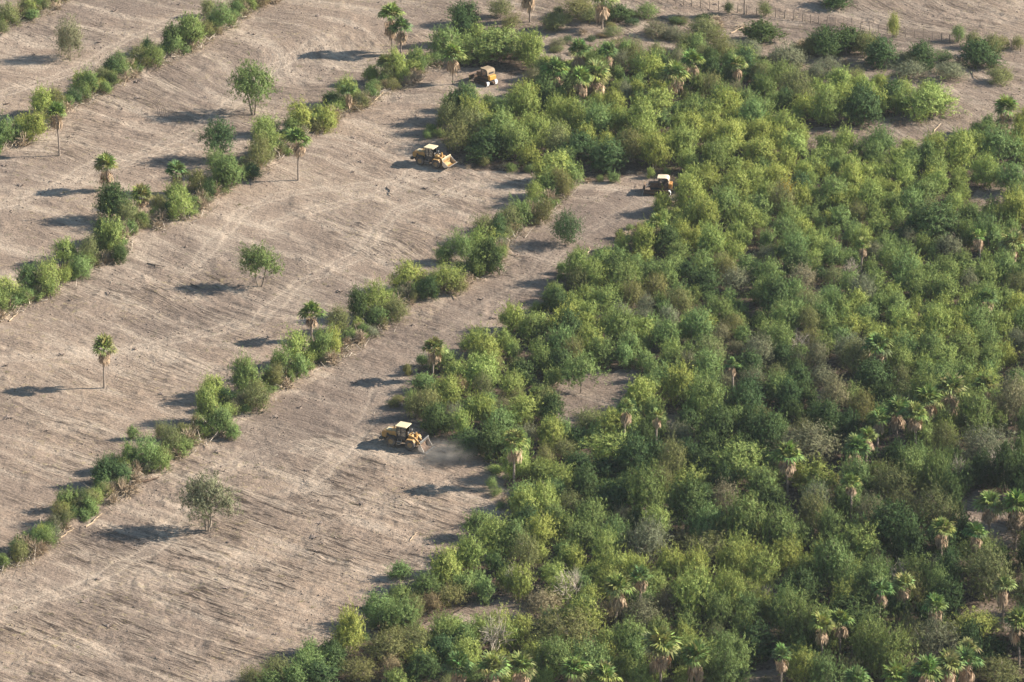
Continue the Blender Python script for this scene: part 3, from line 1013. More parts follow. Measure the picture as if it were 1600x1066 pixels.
# --- lone trees left standing on the cleared strips: base pixel, top pixel, width
LONE_TREES = [
    ('small pale thin tree standing alone on the far cleared strip', (109, 92), 30, 44, 'grey', 2, SPARSE),
    ('round-crowned lone tree with a long shadow between the two far windrows', (396, 180), 102, 66, 'green', 0, LONE),
    ('small umbrella-crowned lone tree in the middle of the widest cleared strip', (406, 446), 383, 58, 'green', 1, LONE),
    ('grey-green lone tree on the furrowed strip below the loader with the dust', (325, 829), 744, 68, 'grey', 0, LONE),
    ('dark spreading tree at the edge of the middle windrow beside the two-trunk palm gap', (342, 252), 193, 58, 'dark', 0, LONE),
    ('dark dense round tree in the middle windrow beside a grey palm', (178, 344), 288, 50, 'dark', 1, LEAFY),
    ('slender tree standing in the small leaf-strewn clearing inside the scrub', (906, 614), 553, 56, 'green', 2, LONE),
    ('dark low bush standing at the end of the strip cleared by the bulldozer', (884, 384), 332, 50, 'dark', 1, SPARSE),
]
for lab, b, top, wp, tk, wh, pr in LONE_TREES:
    x, y = at(*b)
    s = ppm(x, y)
    H = (b[1] - top) / (s * _cdp) * 1.0
    plant('lone_tree', lab, 'tree', None, pr, x, y, wp * 1.2 / s, H, tk, which=wh % len(pr))

# --- prominent crowns of the standing scrub (cx, cy, w, h, tint)
EDGE = [
    (395, 1058, 50, 34, 'olive'), (436, 1046, 60, 44, 'olive'), (484, 1040, 60, 50, 'green'), (546, 985, 58, 76, 'lime'), (592, 952, 72, 56, 'green'), (626, 962, 66, 60, 'green'), (606, 1012, 78, 56, 'olive'),
    (648, 1004, 60, 54, 'olive'), (560, 1048, 66, 44, 'olive'), (505, 1056, 56, 44, 'dark'), (660, 1044, 62, 54, 'dark'), (694, 1016, 56, 44, 'dark'), (520, 1018, 44, 40, 'dark'),
    (626, 890, 44, 30, 'green'), (694, 886, 62, 66, 'lime'), (666, 914, 50, 46, 'green'), (732, 866, 58, 62, 'lime'), (774, 838, 58, 62, 'lime'), (705, 928, 56, 40, 'olive'), (790, 900, 40, 40, 'green'), (748, 818, 50, 44, 'green'),
    (724, 912, 40, 40, 'green'), (820, 790, 60, 60, 'lime'), (800, 840, 50, 60, 'green'), (850, 780, 56, 60, 'lime'), (845, 830, 60, 56, 'lime'), (870, 745, 56, 50, 'lime'),
    (722, 662, 44, 50, 'lime'), (668, 628, 44, 48, 'olive'), (652, 634, 40, 44, 'olive'), (700, 610, 54, 50, 'lime'), (712, 580, 44, 40, 'lime'), (756, 580, 66, 60, 'lime'), (750, 534, 62, 50, 'lime'), (760, 555, 50, 50, 'lime'), (690, 560, 50, 40, 'green'), (680, 655, 50, 50, 'dark'),
    (754, 640, 50, 50, 'lime'), (780, 660, 60, 50, 'green'), (730, 690, 60, 40, 'dark'), (770, 690, 56, 56, 'dark'), (820, 640, 60, 50, 'lime'), (800, 600, 50, 44, 'lime'), (856, 625, 50, 44, 'olive'), (862, 590, 36, 36, 'green'),
    (800, 495, 44, 44, 'lime'), (832, 512, 56, 50, 'green'), (886, 512, 56, 56, 'dark'), (904, 440, 44, 40, 'olive'), (926, 432, 50, 50, 'lime'), (958, 422, 50, 46, 'dark'), (868, 468, 44, 40, 'dark'),
    (1006, 376, 46, 52, 'lime'), (1035, 318, 34, 36, 'lime'), (1078, 304, 50, 60, 'lime'), (1040, 375, 44, 46, 'dark'), (1086, 372, 44, 36, 'lime'), (1130, 320, 60, 60, 'green'), (1150, 290, 60, 50, 'lime'),
    (775, 72, 104, 60, 'green'), (696, 68, 62, 50, 'green'), (722, 44, 40, 54, 'dark'), (830, 78, 54, 58, 'lime'), (722, 160, 58, 60, 'dark'), (738, 190, 66, 72, 'olive'), (778, 200, 64, 64, 'green'), (716, 212, 56, 50, 'olive'),
    (760, 228, 70, 48, 'dark'), (806, 222, 60, 56, 'green'), (700, 182, 40, 50, 'olive'), (840, 208, 56, 50, 'lime'), (870, 220, 60, 56, 'olive'), (905, 232, 60, 50, 'dark'), (950, 244, 64, 52, 'dark'), (985, 230, 56, 54, 'olive'), (1022, 236, 56, 60, 'lime'),
    (1070, 226, 60, 60, 'lime'), (1000, 190, 76, 64, 'lime'), (930, 190, 56, 56, 'green'), (890, 180, 60, 60, 'lime'), (1025, 160, 66, 44, 'lime'), (1018, 110, 54, 46, 'lime'), (818, 150, 50, 44, 'lime'), (850, 140, 50, 44, 'green'),
    (1452, 160, 84, 56, 'lime'), (1395, 150, 50, 44, 'dark'), (1345, 165, 70, 66, 'dark'), (1290, 170, 60, 60, 'green'), (1240, 130, 56, 50, 'olive'), (1462, 332, 92, 96, 'dark'), (1445, 300, 60, 44, 'green'),
    (1360, 310, 60, 50, 'lime'), (1300, 300, 56, 50, 'green'), (1220, 310, 50, 60, 'olive'), (1250, 290, 40, 40, 'dark'), (1560, 230, 80, 60, 'green'), (1580, 280, 60, 50, 'green'), (1500, 240, 60, 60, 'lime'), (1585, 330, 64, 64, 'lime'), (1150, 390, 40, 34, 'lime'),
    (1000, 620, 56, 60, 'lime'), (1060, 600, 66, 70, 'lime'), (1105, 575, 60, 56, 'green'), (960, 660, 60, 50, 'lime'), (920, 655, 60, 40, 'olive'), (985, 665, 44, 44, 'green'), (960, 700, 90, 56, 'lime'),
    (1260, 690, 120, 96, 'grey'), (1150, 720, 90, 80, 'lime'), (1270, 745, 90, 60, 'lime'), (1010, 840, 84, 84, 'grey'), (1345, 850, 92, 84, 'lime'), (1390, 740, 84, 110, 'olive'), (1540, 690, 110, 96, 'grey'), (1330, 960, 130, 96, 'dark'),
    (1190, 880, 66, 90, 'lime'), (1080, 750, 80, 50, 'lime'), (945, 860, 50, 60, 'lime'), (880, 990, 120, 80, 'olive'), (1000, 960, 80, 60, 'grey'), (1520, 980, 100, 60, 'lime'), (1530, 865, 80, 60, 'green'), (850, 945, 70, 50, 'tan'),
    (1180, 1000, 80, 60, 'dark'), (1250, 920, 80, 70, 'dark'), (1100, 860, 90, 60, 'olive'), (1560, 1050, 90, 50, 'olive'), (1420, 985, 60, 60, 'olive'),
]
SCRUB = {'lime': ('thorn_tree', THORN), 'green': ('feathery_tree', THORN), 'olive': ('thin_leaved_tree', SPARSE), 'grey': ('thin_leaved_tree', SPARSE), 'tan': ('thin_leaved_tree', SPARSE), 'dark': ('dense_tree', LEAFY)}
LOOK = {'lime': 'yellow-green feathery thorn tree', 'green': 'mid-green feathery tree', 'olive': 'olive thin-leaved tree', 'grey': 'grey-green thin-leaved tree with pale twigs', 'tan': 'tan withered thin-leaved tree', 'dark': 'dark green dense tree'}
FLINE = FOREST + FOREST[:1]
CLINES = CLEAR


def place_of(x, y):
    """where in the scrub a tree stands, for its label"""
    for (px, py), txt, r in LANDMARKS:
        if math.hypot(x - px, y - py) < r:
            return txt
    if float(dist_poly(np.array([x]), np.array([y]), FLINE)[0]) < 4.5:
        return 'along the scrub edge facing the cleared strips'
    d, n = min((math.hypot(x - q[0], y - q[1]), i) for i, q in enumerate(PALM_BASES))
    if d < 5.0:
        return 'close beside a fan palm in the scrub'
    if y > at(800, 235)[1]:
        return 'in the scrub between the fence and the bulldozers'
    if y < at(800, 720)[1] and x > at(1150, 800)[0]:
        return 'in the tall shady scrub among the skirted palms'
    if x < at(1120, 480)[0]:
        return 'between the inner clearing and the pale-roofed bulldozer' if y > at(800, 600)[1] else 'in the scrub below the inner clearing'
    if x > at(1300, 480)[0]:
        return 'between the withered palm and the big palm group'
    return 'deep in the middle of the scrub'


def scrub_tree(x, y, W, H, tk):
    name, pr = SCRUB[tk]
    lab = LOOK[tk]
    if W < 4.3 and tk in ('lime', 'green'):
        name, pr = ('thorn_bush' if tk == 'lime' else 'feathery_bush'), BUSH
        lab = lab.replace('thorn tree', 'thorn bush').replace('feathery tree', 'feathery bush')
    size = 'large ' if W > 5.9 else 'small ' if W < 4.5 else 'mid-sized '
    p = place_of(x, y)
    plant(name, size + lab + ' ' + p, 'bush' if name.endswith('bush') else 'tree', size + lab + ('es ' if lab.endswith('bush') else 's ') + p, pr, x, y, W, H, tk)


for cx, cy, wp, hp, tk in EDGE:
    x, y, W, H = from_px(cx, cy, wp * 0.97, hp * 1.0)
    scrub_tree(x, y, W, min(H, 6.6), tk)

x, y, W, H = from_px(1226, 302, 34, 36)
plant('flowering_bush', 'yellow-flowering bush among green trees below the fence-side scrub', 'bush', None, BUSH, x, y, W, H, 'yellow', parts=('stem', 'foliage'))

# --- the rest of the scrub, spaced as the canopy is
frng = random.Random(31)
bx0 = min(p[0] for p in FOREST)
bx1 = max(p[0] for p in FOREST)
by0 = -124.0
by1 = max(p[1] for p in FOREST)
KEEP = [(at(640, 700), 7.0), (at(690, 715), 5.0), (at(690, 252), 7.0), (at(735, 262), 5), (at(1022, 298), 5.0), (at(990, 305), 4.5), (at(760, 128), 5.0), (at(775, 140), 4), (at(790, 125), 5)]
spots = [(p[0], p[1], p[2]) for p in placed]
cand = []
for _ in range(24000):
    cand.append((frng.uniform(bx0, bx1), frng.uniform(by0, by1)))
ca = np.array(cand)
ok = inside(ca[:, 0], ca[:, 1], FOREST)
for c in CLEAR:
    ok &= ~inside(ca[:, 0], ca[:, 1], c)
grid = {}


def near(x, y, r):
    gx, gy = int(x // 6), int(y // 6)
    for i in (-1, 0, 1):
        for j in (-1, 0, 1):
            for (a, b, c) in grid.get((gx + i, gy + j), ()):
                if (a - x) ** 2 + (b - y) ** 2 < (0.385 * (c + r)) ** 2:
                    return True
    return False


spots += [(p[0], p[1] - 1.6, 2.6) for p in PALM_BASES]
for a, b, c in spots:
    grid.setdefault((int(a // 6), int(b // 6)), []).append((a, b, c))
nfill = 0
for (x, y), k in zip(cand, ok):
    if not k or abs(x) > (y + 706.6) * 0.1135 + 4 or y < -122:
        continue
    if any(math.hypot(x - p[0], y - p[1]) < r for p, r in KEEP):
        continue
    lowright = np.clip((x - 5) / 60, 0, 1) * np.clip((10 - y) / 90, 0, 1)
    W = frng.triangular(2.5, 6.6, 3.9) * (1 + 0.42 * lowright)
    if near(x, y, W * (0.72 if frng.random() < 0.03 else 1.0)):
        continue
    grid.setdefault((int(x // 6), int(y // 6)), []).append((x, y, W))
    H = W * frng.uniform(0.72, 1.18) * (1 + 0.32 * lowright)
    q = 0.5 + 0.5 * float(vn(x / 22, y / 22, 61)) + frng.uniform(-0.28, 0.28) - 0.42 * lowright
    tk = 'dark' if q < 0.09 else 'olive' if q < 0.19 else 'grey' if q < 0.24 else 'green' if q < 0.56 else 'lime'
    if frng.random() < 0.01:
        tk = 'tan'
    scrub_tree(x, y, W, min(H, 8.0), tk)
    nfill += 1
print('scrub fill', nfill)

# ------------------------------------------------------------------ fan palms
pr2 = np.random.default_rng(77)
PALM_TINT = [(0.135, 0.190, 0.056), (0.168, 0.212, 0.064), (0.105, 0.165, 0.056), (0.185, 0.215, 0.074)]
for i, (x, y, h, W, lab) in enumerate(PALM_BASES):
    lone = bool(lab)
    if not lab:
        wide = W > 4.0
        bx_, by_ = x, y
        spot = place_of(x + 400, y) if False else None
        where = next((t for (p, t, r) in LANDMARKS if math.hypot(x - p[0], y - p[1]) < r), None)
        if where is None:
            where = 'among the scrub beyond the clearing' if y > at(800, 250)[1] else 'in the middle of the scrub' if y > at(800, 690)[1] else 'in the shady scrub with tall trees'
        lab = ('broad ' if wide else 'small ') + 'shaggy-skirted fan palm ' + where
    z = ground_z(x, y)
    o = thing('fan_palm', lab, 'palm', (x, y, z), pr2.uniform(0, 6.28), None if lone else lab.replace('palm', 'palms'))
    tm, (tx, ty) = trunk_mesh(900 + i, h)
    part('trunk', tm, o)
    k = W / 2.6
    sk = part('dead_skirt', SKIRT[i % 4], o)
    sk['kind'] = 'stuff'
    sk.location = (tx, ty, h - 0.30 * k)
    f = 1.0 if (i % 5) else 1.35
    sk.scale = (k * pr2.uniform(0.85, 1.15), k * pr2.uniform(0.85, 1.15), min(k * f * 1.1, (h - 0.3) / 1.9))
    tc = PALM_TINT[i % 4]
    nf = 20 if W > 3.4 else 16
    if 'withered' in lab:
        nf = 7
    for j in range(nf):
        az = 2 * math.pi * j * 0.381966 + pr2.uniform(-0.2, 0.2)
        el = math.radians(80 - 78 * (j / (nf - 1)) ** 0.8 + pr2.uniform(-9, 9))
        fo = part('frond', FROND[min(4, int(5 * j / nf))], o, tuple(c * pr2.uniform(0.85, 1.2) for c in tc))
        fo.location = (tx, ty, h)
        fo.rotation_euler = (pr2.uniform(-0.5, 0.5), -el, az)
        fo.scale = (k * pr2.uniform(0.85, 1.12),) * 3

# ------------------------------------------------------------------ felled and bare trees
FELLED = [(868, 36, 52, 30, 'olive'), (1192, 52, 62, 36, 'dark'), (1290, 68, 60, 42, 'dark'), (1325, 66, 56, 40, 'dark'), (1262, 72, 40, 28, 'olive'), (1376, 80, 58, 42, 'dark'), (1350, 72, 40, 36, 'olive'), (1440, 84, 50, 34, 'dark'), (1425, 90, 30, 22, 'olive'), (1528, 84, 56, 40, 'dark'),
          (1545, 70, 36, 30, 'olive'), (1100, 44, 46, 28, 'olive'), (1120, 58, 40, 26, 'olive'), (1024, 46, 46, 22, 'grey'), (1076, 66, 40, 30, 'olive'), (1050, 52, 36, 20, 'grey'), (966, 22, 44, 26, 'dark'), (905, 14, 60, 24, 'olive'), (925, 26, 44, 22, 'olive'), (1310, -4, 56, 16, 'dark'),
          (1560, 116, 46, 16, 'olive'), (1482, 112, 56, 16, 'grey'), (1420, 110, 60, 18, 'grey'), (1230, 88, 60, 24, 'grey'), (1290, 104, 50, 20, 'grey'), (1170, 78, 44, 28, 'grey'), (985, 72, 44, 24, 'grey'), (1330, 122, 50, 24, 'olive'), (720, 22, 44, 36, 'dark'), (780, 14, 40, 30, 'olive'), (800, 36, 36, 24, 'olive'), (1010, 18, 40, 16, 'green')]
for cx, cy, wp, hp, tk in FELLED:
    x, y, W, H = from_px(cx, cy, wp * 1.1, hp * 1.15)
    H = max(H, 1.0)
    look = {'dark': 'dark green', 'olive': 'olive', 'grey': 'withering grey', 'green': 'bright green'}[tk]
    where = 'beside the fence' if cx > 1150 and cy < 95 else 'at the scrub margin below the fence' if cx > 1150 else 'in the brush beyond the yellow bulldozer'
    plant('felled_tree', look + ' felled tree heaped ' + where, 'tree', look + ' felled trees ' + where, LEAFY if tk == 'dark' else SPARSE, x, y, W, H, tk,
          tilt=(prng.uniform(-0.3, 0.3), prng.uniform(-0.3, 0.3), 0.0))

MESS = [at(*p) for p in [(850, 22), (1000, 12), (1100, 30), (1250, 62), (1400, 82), (1560, 105), (1585, 132), (1480, 128), (1350, 136), (1200, 112), (1090, 84), (1000, 88), (930, 92), (865, 84)]]
mx0, mx1 = min(p[0] for p in MESS), max(p[0] for p in MESS)
my0, my1 = min(p[1] for p in MESS), max(p[1] for p in MESS)
nm = 0
while nm < 90:
    x, y = prng.uniform(mx0, mx1), prng.uniform(my0, my1)
    if not inside(np.array([x]), np.array([y]), MESS)[0]:
        continue
    nm += 1
    if nm % 5 < 2:
        plant('brush_heap', 'tan broken brush lying among the felled trees by the fence', 'brush', 'broken brush by the fence', BRUSH, x, y, prng.uniform(1.6, 4.0), prng.uniform(0.5, 1.4), 'tan', tilt=(prng.uniform(-0.3, 0.3), prng.uniform(-0.3, 0.3), 0.0), parts=('branch', 'foliage'))
    else:
        tk = prng.choice(['olive', 'grey', 'tan', 'olive', 'dark'])
        t_ = {'olive': 'low olive', 'tan': 'low tan withered', 'grey': 'low grey twiggy', 'dark': 'low dark green'}[tk]
        plant('flattened_shrub', t_ + ' flattened shrub among the felled trees by the fence', 'shrub', t_ + ' flattened shrubs by the fence', SPARSE, x, y, prng.uniform(2.0, 4.8), prng.uniform(0.6, 1.8), tk, tilt=(prng.uniform(-0.3, 0.3), prng.uniform(-0.3, 0.3), 0.0), parts=('stem', 'foliage'))

BARES = [((808, 930), 46, 46, 'leafless tan shrub standing at the edge of the grassy opening'), ((772, 1030), 60, 70, 'leafless pale twiggy tree beside the grassy opening'), ((1405, 930), 60, 56, 'leafless grey tree with a fan of pale twigs beside palms'), ((890, 945), 56, 56, 'dead white-limbed tree with crooked bare branches'),
         ((1195, 960), 40, 50, 'leafless pale tree in the shady scrub below the large lime tree'), ((1560, 760), 60, 60, 'leafless grey tree under the shady canopy edge'), ((1495, 770), 40, 56, 'bare pale-trunked tree in the dark gap'), ((1250, 560), 36, 40, 'leafless twiggy tree in the middle of the scrub'),
         ((1330, 440), 30, 36, 'small leafless tree in the upper scrub')]
for i, ((px, py), wp, hp, lab) in enumerate(BARES):
    x, y = at(px, py)
    s_ = ppm(x, y)
    wood, _ = BARE[i % 3]
    w0, h0 = EXT[id(wood)]
    o = thing('bare_tree', lab, 'tree', (x, y, ground_z(x, y)), i * 1.3)
    o.scale = (wp / s_ / w0, wp / s_ / w0, hp / s_ / _cdp / h0)
    part('branch', wood, o)

# ------------------------------------------------------------------ dead logs and branches
LOGS = [((292, 684), (331, 675), 0.13, 'pale split log sticking out of the long windrow'), ((301, 700), (312, 676), 0.10, 'pale broken branch hanging from the long windrow'), ((221, 756), (249, 750), 0.20, 'reddish bare trunk at the foot of the long windrow'),
        ((0, 497), (19, 481), 0.14, 'pale trunk butt at the foot of the middle windrow'), ((14, 501), (29, 489), 0.12, 'second pale trunk lying beside the trunk butt of the middle windrow'), ((840, 613), (873, 597), 0.12, 'straight white log leaning on the bushes by the inner clearing'),
        ((1502, 97), (1530, 126), 0.12, 'long tan pole lying at the end of the felled brush'), ((1279, 151), (1291, 139), 0.13, 'short pale log in the scrub below the fence'), ((1454, 213), (1470, 196), 0.11, 'pale log on the bare patch below the felled brush'), ((853, 104), (896, 95), 0.14, 'grey log lying in front of the far palms'),
        ((1032, 28), (1061, 37), 0.16, 'dark trunk lying in the felled brush'), ((640, 844), (654, 831), 0.08, 'pale forked branch lying on furrowed ground by the scrub edge'), ((548, 530), (572, 510), 0.11, 'tan broken stem in the dead brush of the long windrow'), ((528, 530), (545, 506), 0.10, 'tan leaning stem in the long windrow behind the shaggy palm'),
        ((91, 846), (116, 829), 0.12, 'pale log lying along the lower end of the long windrow'), ((134, 826), (160, 806), 0.12, 'tan log lying in the lower long windrow'), ((44, 876), (58, 861), 0.09, 'tan branch at the lowest end of the long windrow'), ((187, 121), (200, 131), 0.11, 'pale branch fallen out of the second windrow'),
        ((1142, 53), (1166, 42), 0.14, 'pale butt of a felled tree by the fence'), ((230, 411), (257, 418), 0.12, 'dark stick lying on the widest cleared strip'), ((605, 292), (612, 307), 0.11, 'dark branch lying on the strip below the loader with its bucket up'), ((145, 392), (175, 402), 0.10, 'pale tangled branch at the foot of the middle windrow'),
        ((258, 340), (276, 330), 0.10, 'tan branch pushed into the middle windrow shrubs'), ((580, 165), (600, 148), 0.12, 'brown root bole in the far middle windrow'), ((205, 108), (222, 118), 0.10, 'bent pale branch at the foot of the second windrow'), ((860, 300), (892, 292), 0.09, 'tan dead branch in the windrow by the bulldozer strip'), ((805, 355), (830, 345), 0.10, 'tan broken stem in the top of the long windrow'),
        ((918, 398), (922, 388), 0.12, 'small pale stump on the strip cleared by the bulldozer'), ((440, 590), (458, 605), 0.11, 'grey trunk at the foot of the long windrow'), ((700, 452), (712, 468), 0.10, 'tan snapped branch under the long windrow')]
for i, ((ax, ay), (bx, by), r, lab) in enumerate(LOGS):
    rg = np.random.default_rng(1000 + i)
    x0, y0 = at(ax, ay)
    x1, y1 = at(bx, by)
    z0, z1 = ground_z(x0, y0), ground_z(x1, y1)
    o = thing('dead_log', lab, 'log', (x0, y0, z0))
    d = np.array([x1 - x0, y1 - y0, z1 - z0 + 0.15])
    mb = MB()
    n = 6
    pts = [np.array([0, 0, r * 0.7]) + d * t / (n - 1) + rg.normal(size=3) * np.array([0.10, 0.10, 0.03]) * (0 < t < n) for t in range(n)]
    mb.tube(pts, [r * (1 - 0.09 * t) for t in range(n)], 7)
    mb.build('trunk', 'shaded_rust' if 'reddish' in lab else 'clod' if 'dark' in lab else 'log', o)
    for b in range(3):
        q = pts[2 + b]
        e = q + np.array([d[1], -d[0], 0]) / np.linalg.norm(d) * rg.uniform(-0.9, 0.9) + d * rg.uniform(0.05, 0.2) + np.array([0, 0, rg.uniform(0.05, 0.45)])
        m2 = MB()
        m2.tube([q, (q + e) / 2 + rg.normal(size=3) * 0.06, e], [r * 0.45, r * 0.33, r * 0.15], 5)
        m2.build('branch', 'clod' if 'dark' in lab else 'log', o)

# thin leaning bare saplings beside the round lone tree
x, y = at(252, 183)
o = thing('bare_sapling', 'cluster of thin bare saplings bent over beside the round lone tree shadow', 'sapling', (x, y, ground_z(x, y)))
for k in range(5):
    mb = MB()
    b = np.array([-0.5 + 0.35 * k, 0.15 * (k % 2), -0.1])
    mb.tube([b, b + (-0.15, 0, 1.4), b + (-0.55, 0.1, 2.6), b + (-1.5, 0.2, 3.3 + 0.1 * k)], [0.045, 0.035, 0.025, 0.012], 5)
    mb.build('stem', 'clod', o)


# ------------------------------------------------------------------ brush, litter, undergrowth
def sticks(pos, rng, lmin, lmax, r, lift=0.5):
    """3-sided sticks; pos (n,3)"""
    n = len(pos)
    a = rng.uniform(0, 2 * math.pi, n)
    e = rng.uniform(-0.05, lift, n)
    d = np.stack([np.cos(a) * np.cos(e), np.sin(a) * np.cos(e), np.sin(e)], 1)
    L = rng.uniform(lmin, lmax, n)[:, None]
    s1 = unit(np.cross(d, rng.normal(size=d.shape)))
    s2 = np.cross(d, s1)
    rr = (r * rng.uniform(0.5, 1.5, n))[:, None]
    q = pos + d * L
    v = np.stack([pos + s1 * rr, pos - s1 * rr * 0.5 + s2 * rr, pos - s1 * rr * 0.5 - s2 * rr, q + s1 * rr * 0.4, q - s1 * rr * 0.3, q - s2 * rr * 0.4], 1).reshape(-1, 3)
    b = np.arange(n)[:, None, None] * 6
    f = np.array([(0, 1, 4), (0, 4, 3), (1, 2, 5), (1, 5, 4), (2, 0, 3), (2, 3, 5)])[None] + b
    return v, f.reshape(-1, 3)


def gz(x, y):
    f, g, m = masks(x, y)
    return relief(x, y, f, g, m)


rng = np.random.default_rng(5)
for ri, r in enumerate(ROWS):
    P = []
    for (x0, y0), (x1, y1) in zip(r[:-1], r[1:]):
        L = math.hypot(x1 - x0, y1 - y0)
        n = int(L * 15)
        t = rng.uniform(0, 1, n)
        off = rng.normal(size=n) * 1.15
        nx, ny = -(y1 - y0) / L, (x1 - x0) / L
        P.append(np.stack([x0 + (x1 - x0) * t + nx * off, y0 + (y1 - y0) * t + ny * off], 1))
    P = np.concatenate(P)
    P = P[(fbm(P[:, 0] / 5, P[:, 1] / 5, 41 + ri) > -0.35)]
    z = gz(P[:, 0], P[:, 1]) + np.abs(rng.normal(size=len(P))) * 0.22
    P3 = np.column_stack([P, z])
    v, f = sticks(P3, rng, 0.7, 2.6, 0.055, 0.85)
    where = ['far windrow stub', 'second windrow', 'middle windrow', 'long windrow'][ri]
    o = part('brush_debris', mesh_np('brush_debris', v, f, 'twig'))
    tag(o, 'dry broken sticks and brush heaped along the ' + where, 'brush', kind='stuff')
    k = 22
    Q = np.repeat(P3[:: 2], k, 0) + rng.normal(size=(len(P3[::2]) * k, 3)) * np.array([0.5, 0.5, 0.34])
    Q[:, 2] = np.maximum(Q[:, 2], np.repeat(z[::2], k) - 0.05)
    A = unit(rng.normal(size=Q.shape) + np.array([0, 0, 0.5]))
    V = leaf_tris(Q, A, rng.uniform(0.15, 0.4, len(Q)), rng.uniform(0.04, 0.1, len(Q)), rng)
    o = part('withered_leaves', mesh_np('withered_leaves', V, np.arange(len(V)).reshape(-1, 3), 'leaf'), None, (0.215, 0.185, 0.090))
    tag(o, 'withered leaves and crushed weeds matted along the ' + where, 'leaves', kind='stuff')

# clods, roots and sticks on the bared ground
n = 42000
P = np.stack([rng.uniform(-100, 100, n), rng.uniform(-122, 172, n)], 1)
keep = ~inside(P[:, 0], P[:, 1], FOREST) & (fbm(P[:, 0] / 7, P[:, 1] / 7, 71) > 0.12) & (np.abs(P[:, 0]) < (P[:, 1] + 706) * 0.113 + 3)
P = P[keep]
z = gz(P[:, 0], P[:, 1])
n = len(P)
sz = 0.05 + 0.13 * rng.uniform(0, 1, n) ** 3
octa = np.array([(1, 0, 0), (-1, 0, 0), (0, 1, 0), (0, -1, 0), (0, 0, 0.8), (0, 0, -0.6)])
V = octa[None] * sz[:, None, None] * rng.uniform(0.6, 1.5, (n, 6, 1))
an = rng.uniform(0, 6.28, n)
ca_, sa_ = np.cos(an)[:, None], np.sin(an)[:, None]
V = np.stack([V[:, :, 0] * ca_ - V[:, :, 1] * sa_, V[:, :, 0] * sa_ + V[:, :, 1] * ca_, V[:, :, 2]], 2)
V += np.column_stack([P, z + sz * 0.3])[:, None, :]
fo = np.array([(0, 2, 4), (2, 1, 4), (1, 3, 4), (3, 0, 4), (2, 0, 5), (1, 2, 5), (3, 1, 5), (0, 3, 5)])[None] + (np.arange(n) * 6)[:, None, None]
tag(part('soil_clods', mesh_np('soil_clods', V.reshape(-1, 3), fo.reshape(-1, 3), 'clod')), 'dark soil clods and root lumps strewn over the bared ground', 'clods', kind='stuff')
n = 3600
P = np.stack([rng.uniform(-100, 100, n), rng.uniform(-122, 172, n)], 1)
P = P[~inside(P[:, 0], P[:, 1], FOREST)]
for nm, mt, sl, lab in (('dark_sticks', 'clod', slice(0, None, 2), 'dark broken sticks lying on the bared ground'), ('pale_sticks', 'twig', slice(1, None, 2), 'pale dry sticks lying on the bared ground')):
    q = P[sl]
    v, f = sticks(np.column_stack([q, gz(q[:, 0], q[:, 1]) + 0.04]), rng, 0.3, 1.6, 0.03, 0.10)
    tag(part(nm, mesh_np(nm, v, f, mt)), lab, 'sticks', kind='stuff')

# dark root lumps left lying, each a tangle of roots on a clod
ROOTS = []
for k in range(4):
    rg = np.random.default_rng(1500 + k)
    mb = MB()
    for j in range(9):
        a = rg.uniform(0, 6.28)
        e = np.array([math.cos(a), math.sin(a), 0]) * rg.uniform(0.3, 0.85) + np.array([0, 0, rg.uniform(0.02, 0.45)])
        mb.tube([(0, 0, 0.08), e * 0.5 + rg.normal(size=3) * 0.08, e], [0.10, 0.06, 0.02], 4)
    c = MB()
    c.lathe_y([(0.02, -0.34), (0.28, -0.22), (0.36, 0.0), (0.26, 0.2), (0.02, 0.32)], (0, 0, 0.06), 7)
    c.v = [tuple(np.array(v) * (1 + 0.25 * rg.normal(size=3)) * np.array([1, 1, 0.6])) for v in c.v]
    ROOTS.append((mb.mesh('root', 'clod'), c.mesh('clod', 'clod')))
rk = random.Random(12)
nr = 0
while nr < 110:
    x, y = rk.uniform(-98, 60), rk.uniform(-118, 165)
    if abs(x) > (y + 706) * 0.1135 or inside(np.array([x]), np.array([y]), FOREST)[0] or any(float(dist_poly(np.array([x]), np.array([y]), r)[0]) < 3 for r in ROWS):
        continue
    if any(math.hypot(x - p[0], y - p[1]) < r for p, r in KEEP):
        continue
    nr += 1
    a, b = ROOTS[rk.randrange(4)]
    o = thing('root_lump', 'dark torn-up root lump left lying on the bared strips', 'root', (x, y, ground_z(x, y)), rk.uniform(0, 6.28), 'root lumps on the bared ground')
    o.scale = (rk.uniform(0.5, 1.5),) * 2 + (rk.uniform(0.5, 1.1),)
    part('root', a, o)
    part('clod', b, o)

# tufts of regrowth on the bared ground
n = 700
P = np.stack([rng.uniform(-100, 100, n), rng.uniform(-122, 172, n)], 1)
P = P[~inside(P[:, 0], P[:, 1], FOREST) & (fbm(P[:, 0] / 16, P[:, 1] / 16, 73) > 0.15)]
k = 26
z = gz(P[:, 0], P[:, 1])
Q = np.repeat(np.column_stack([P, z]), k, 0) + rng.normal(size=(len(P) * k, 3)) * np.array([0.28, 0.28, 0.0])
A = unit(rng.normal(size=Q.shape) * 0.6 + np.array([0, 0, 1.0]))
V = leaf_tris(Q, A, rng.uniform(0.1, 0.4, len(Q)), rng.uniform(0.03, 0.07, len(Q)), rng)
tag(part('weed_tufts', mesh_np('weed_tufts', V, np.arange(len(V)).reshape(-1, 3), 'leaf'), None, (0.16, 0.165, 0.065)), 'small weed tufts scattered over the bared ground', 'weeds', kind='stuff')

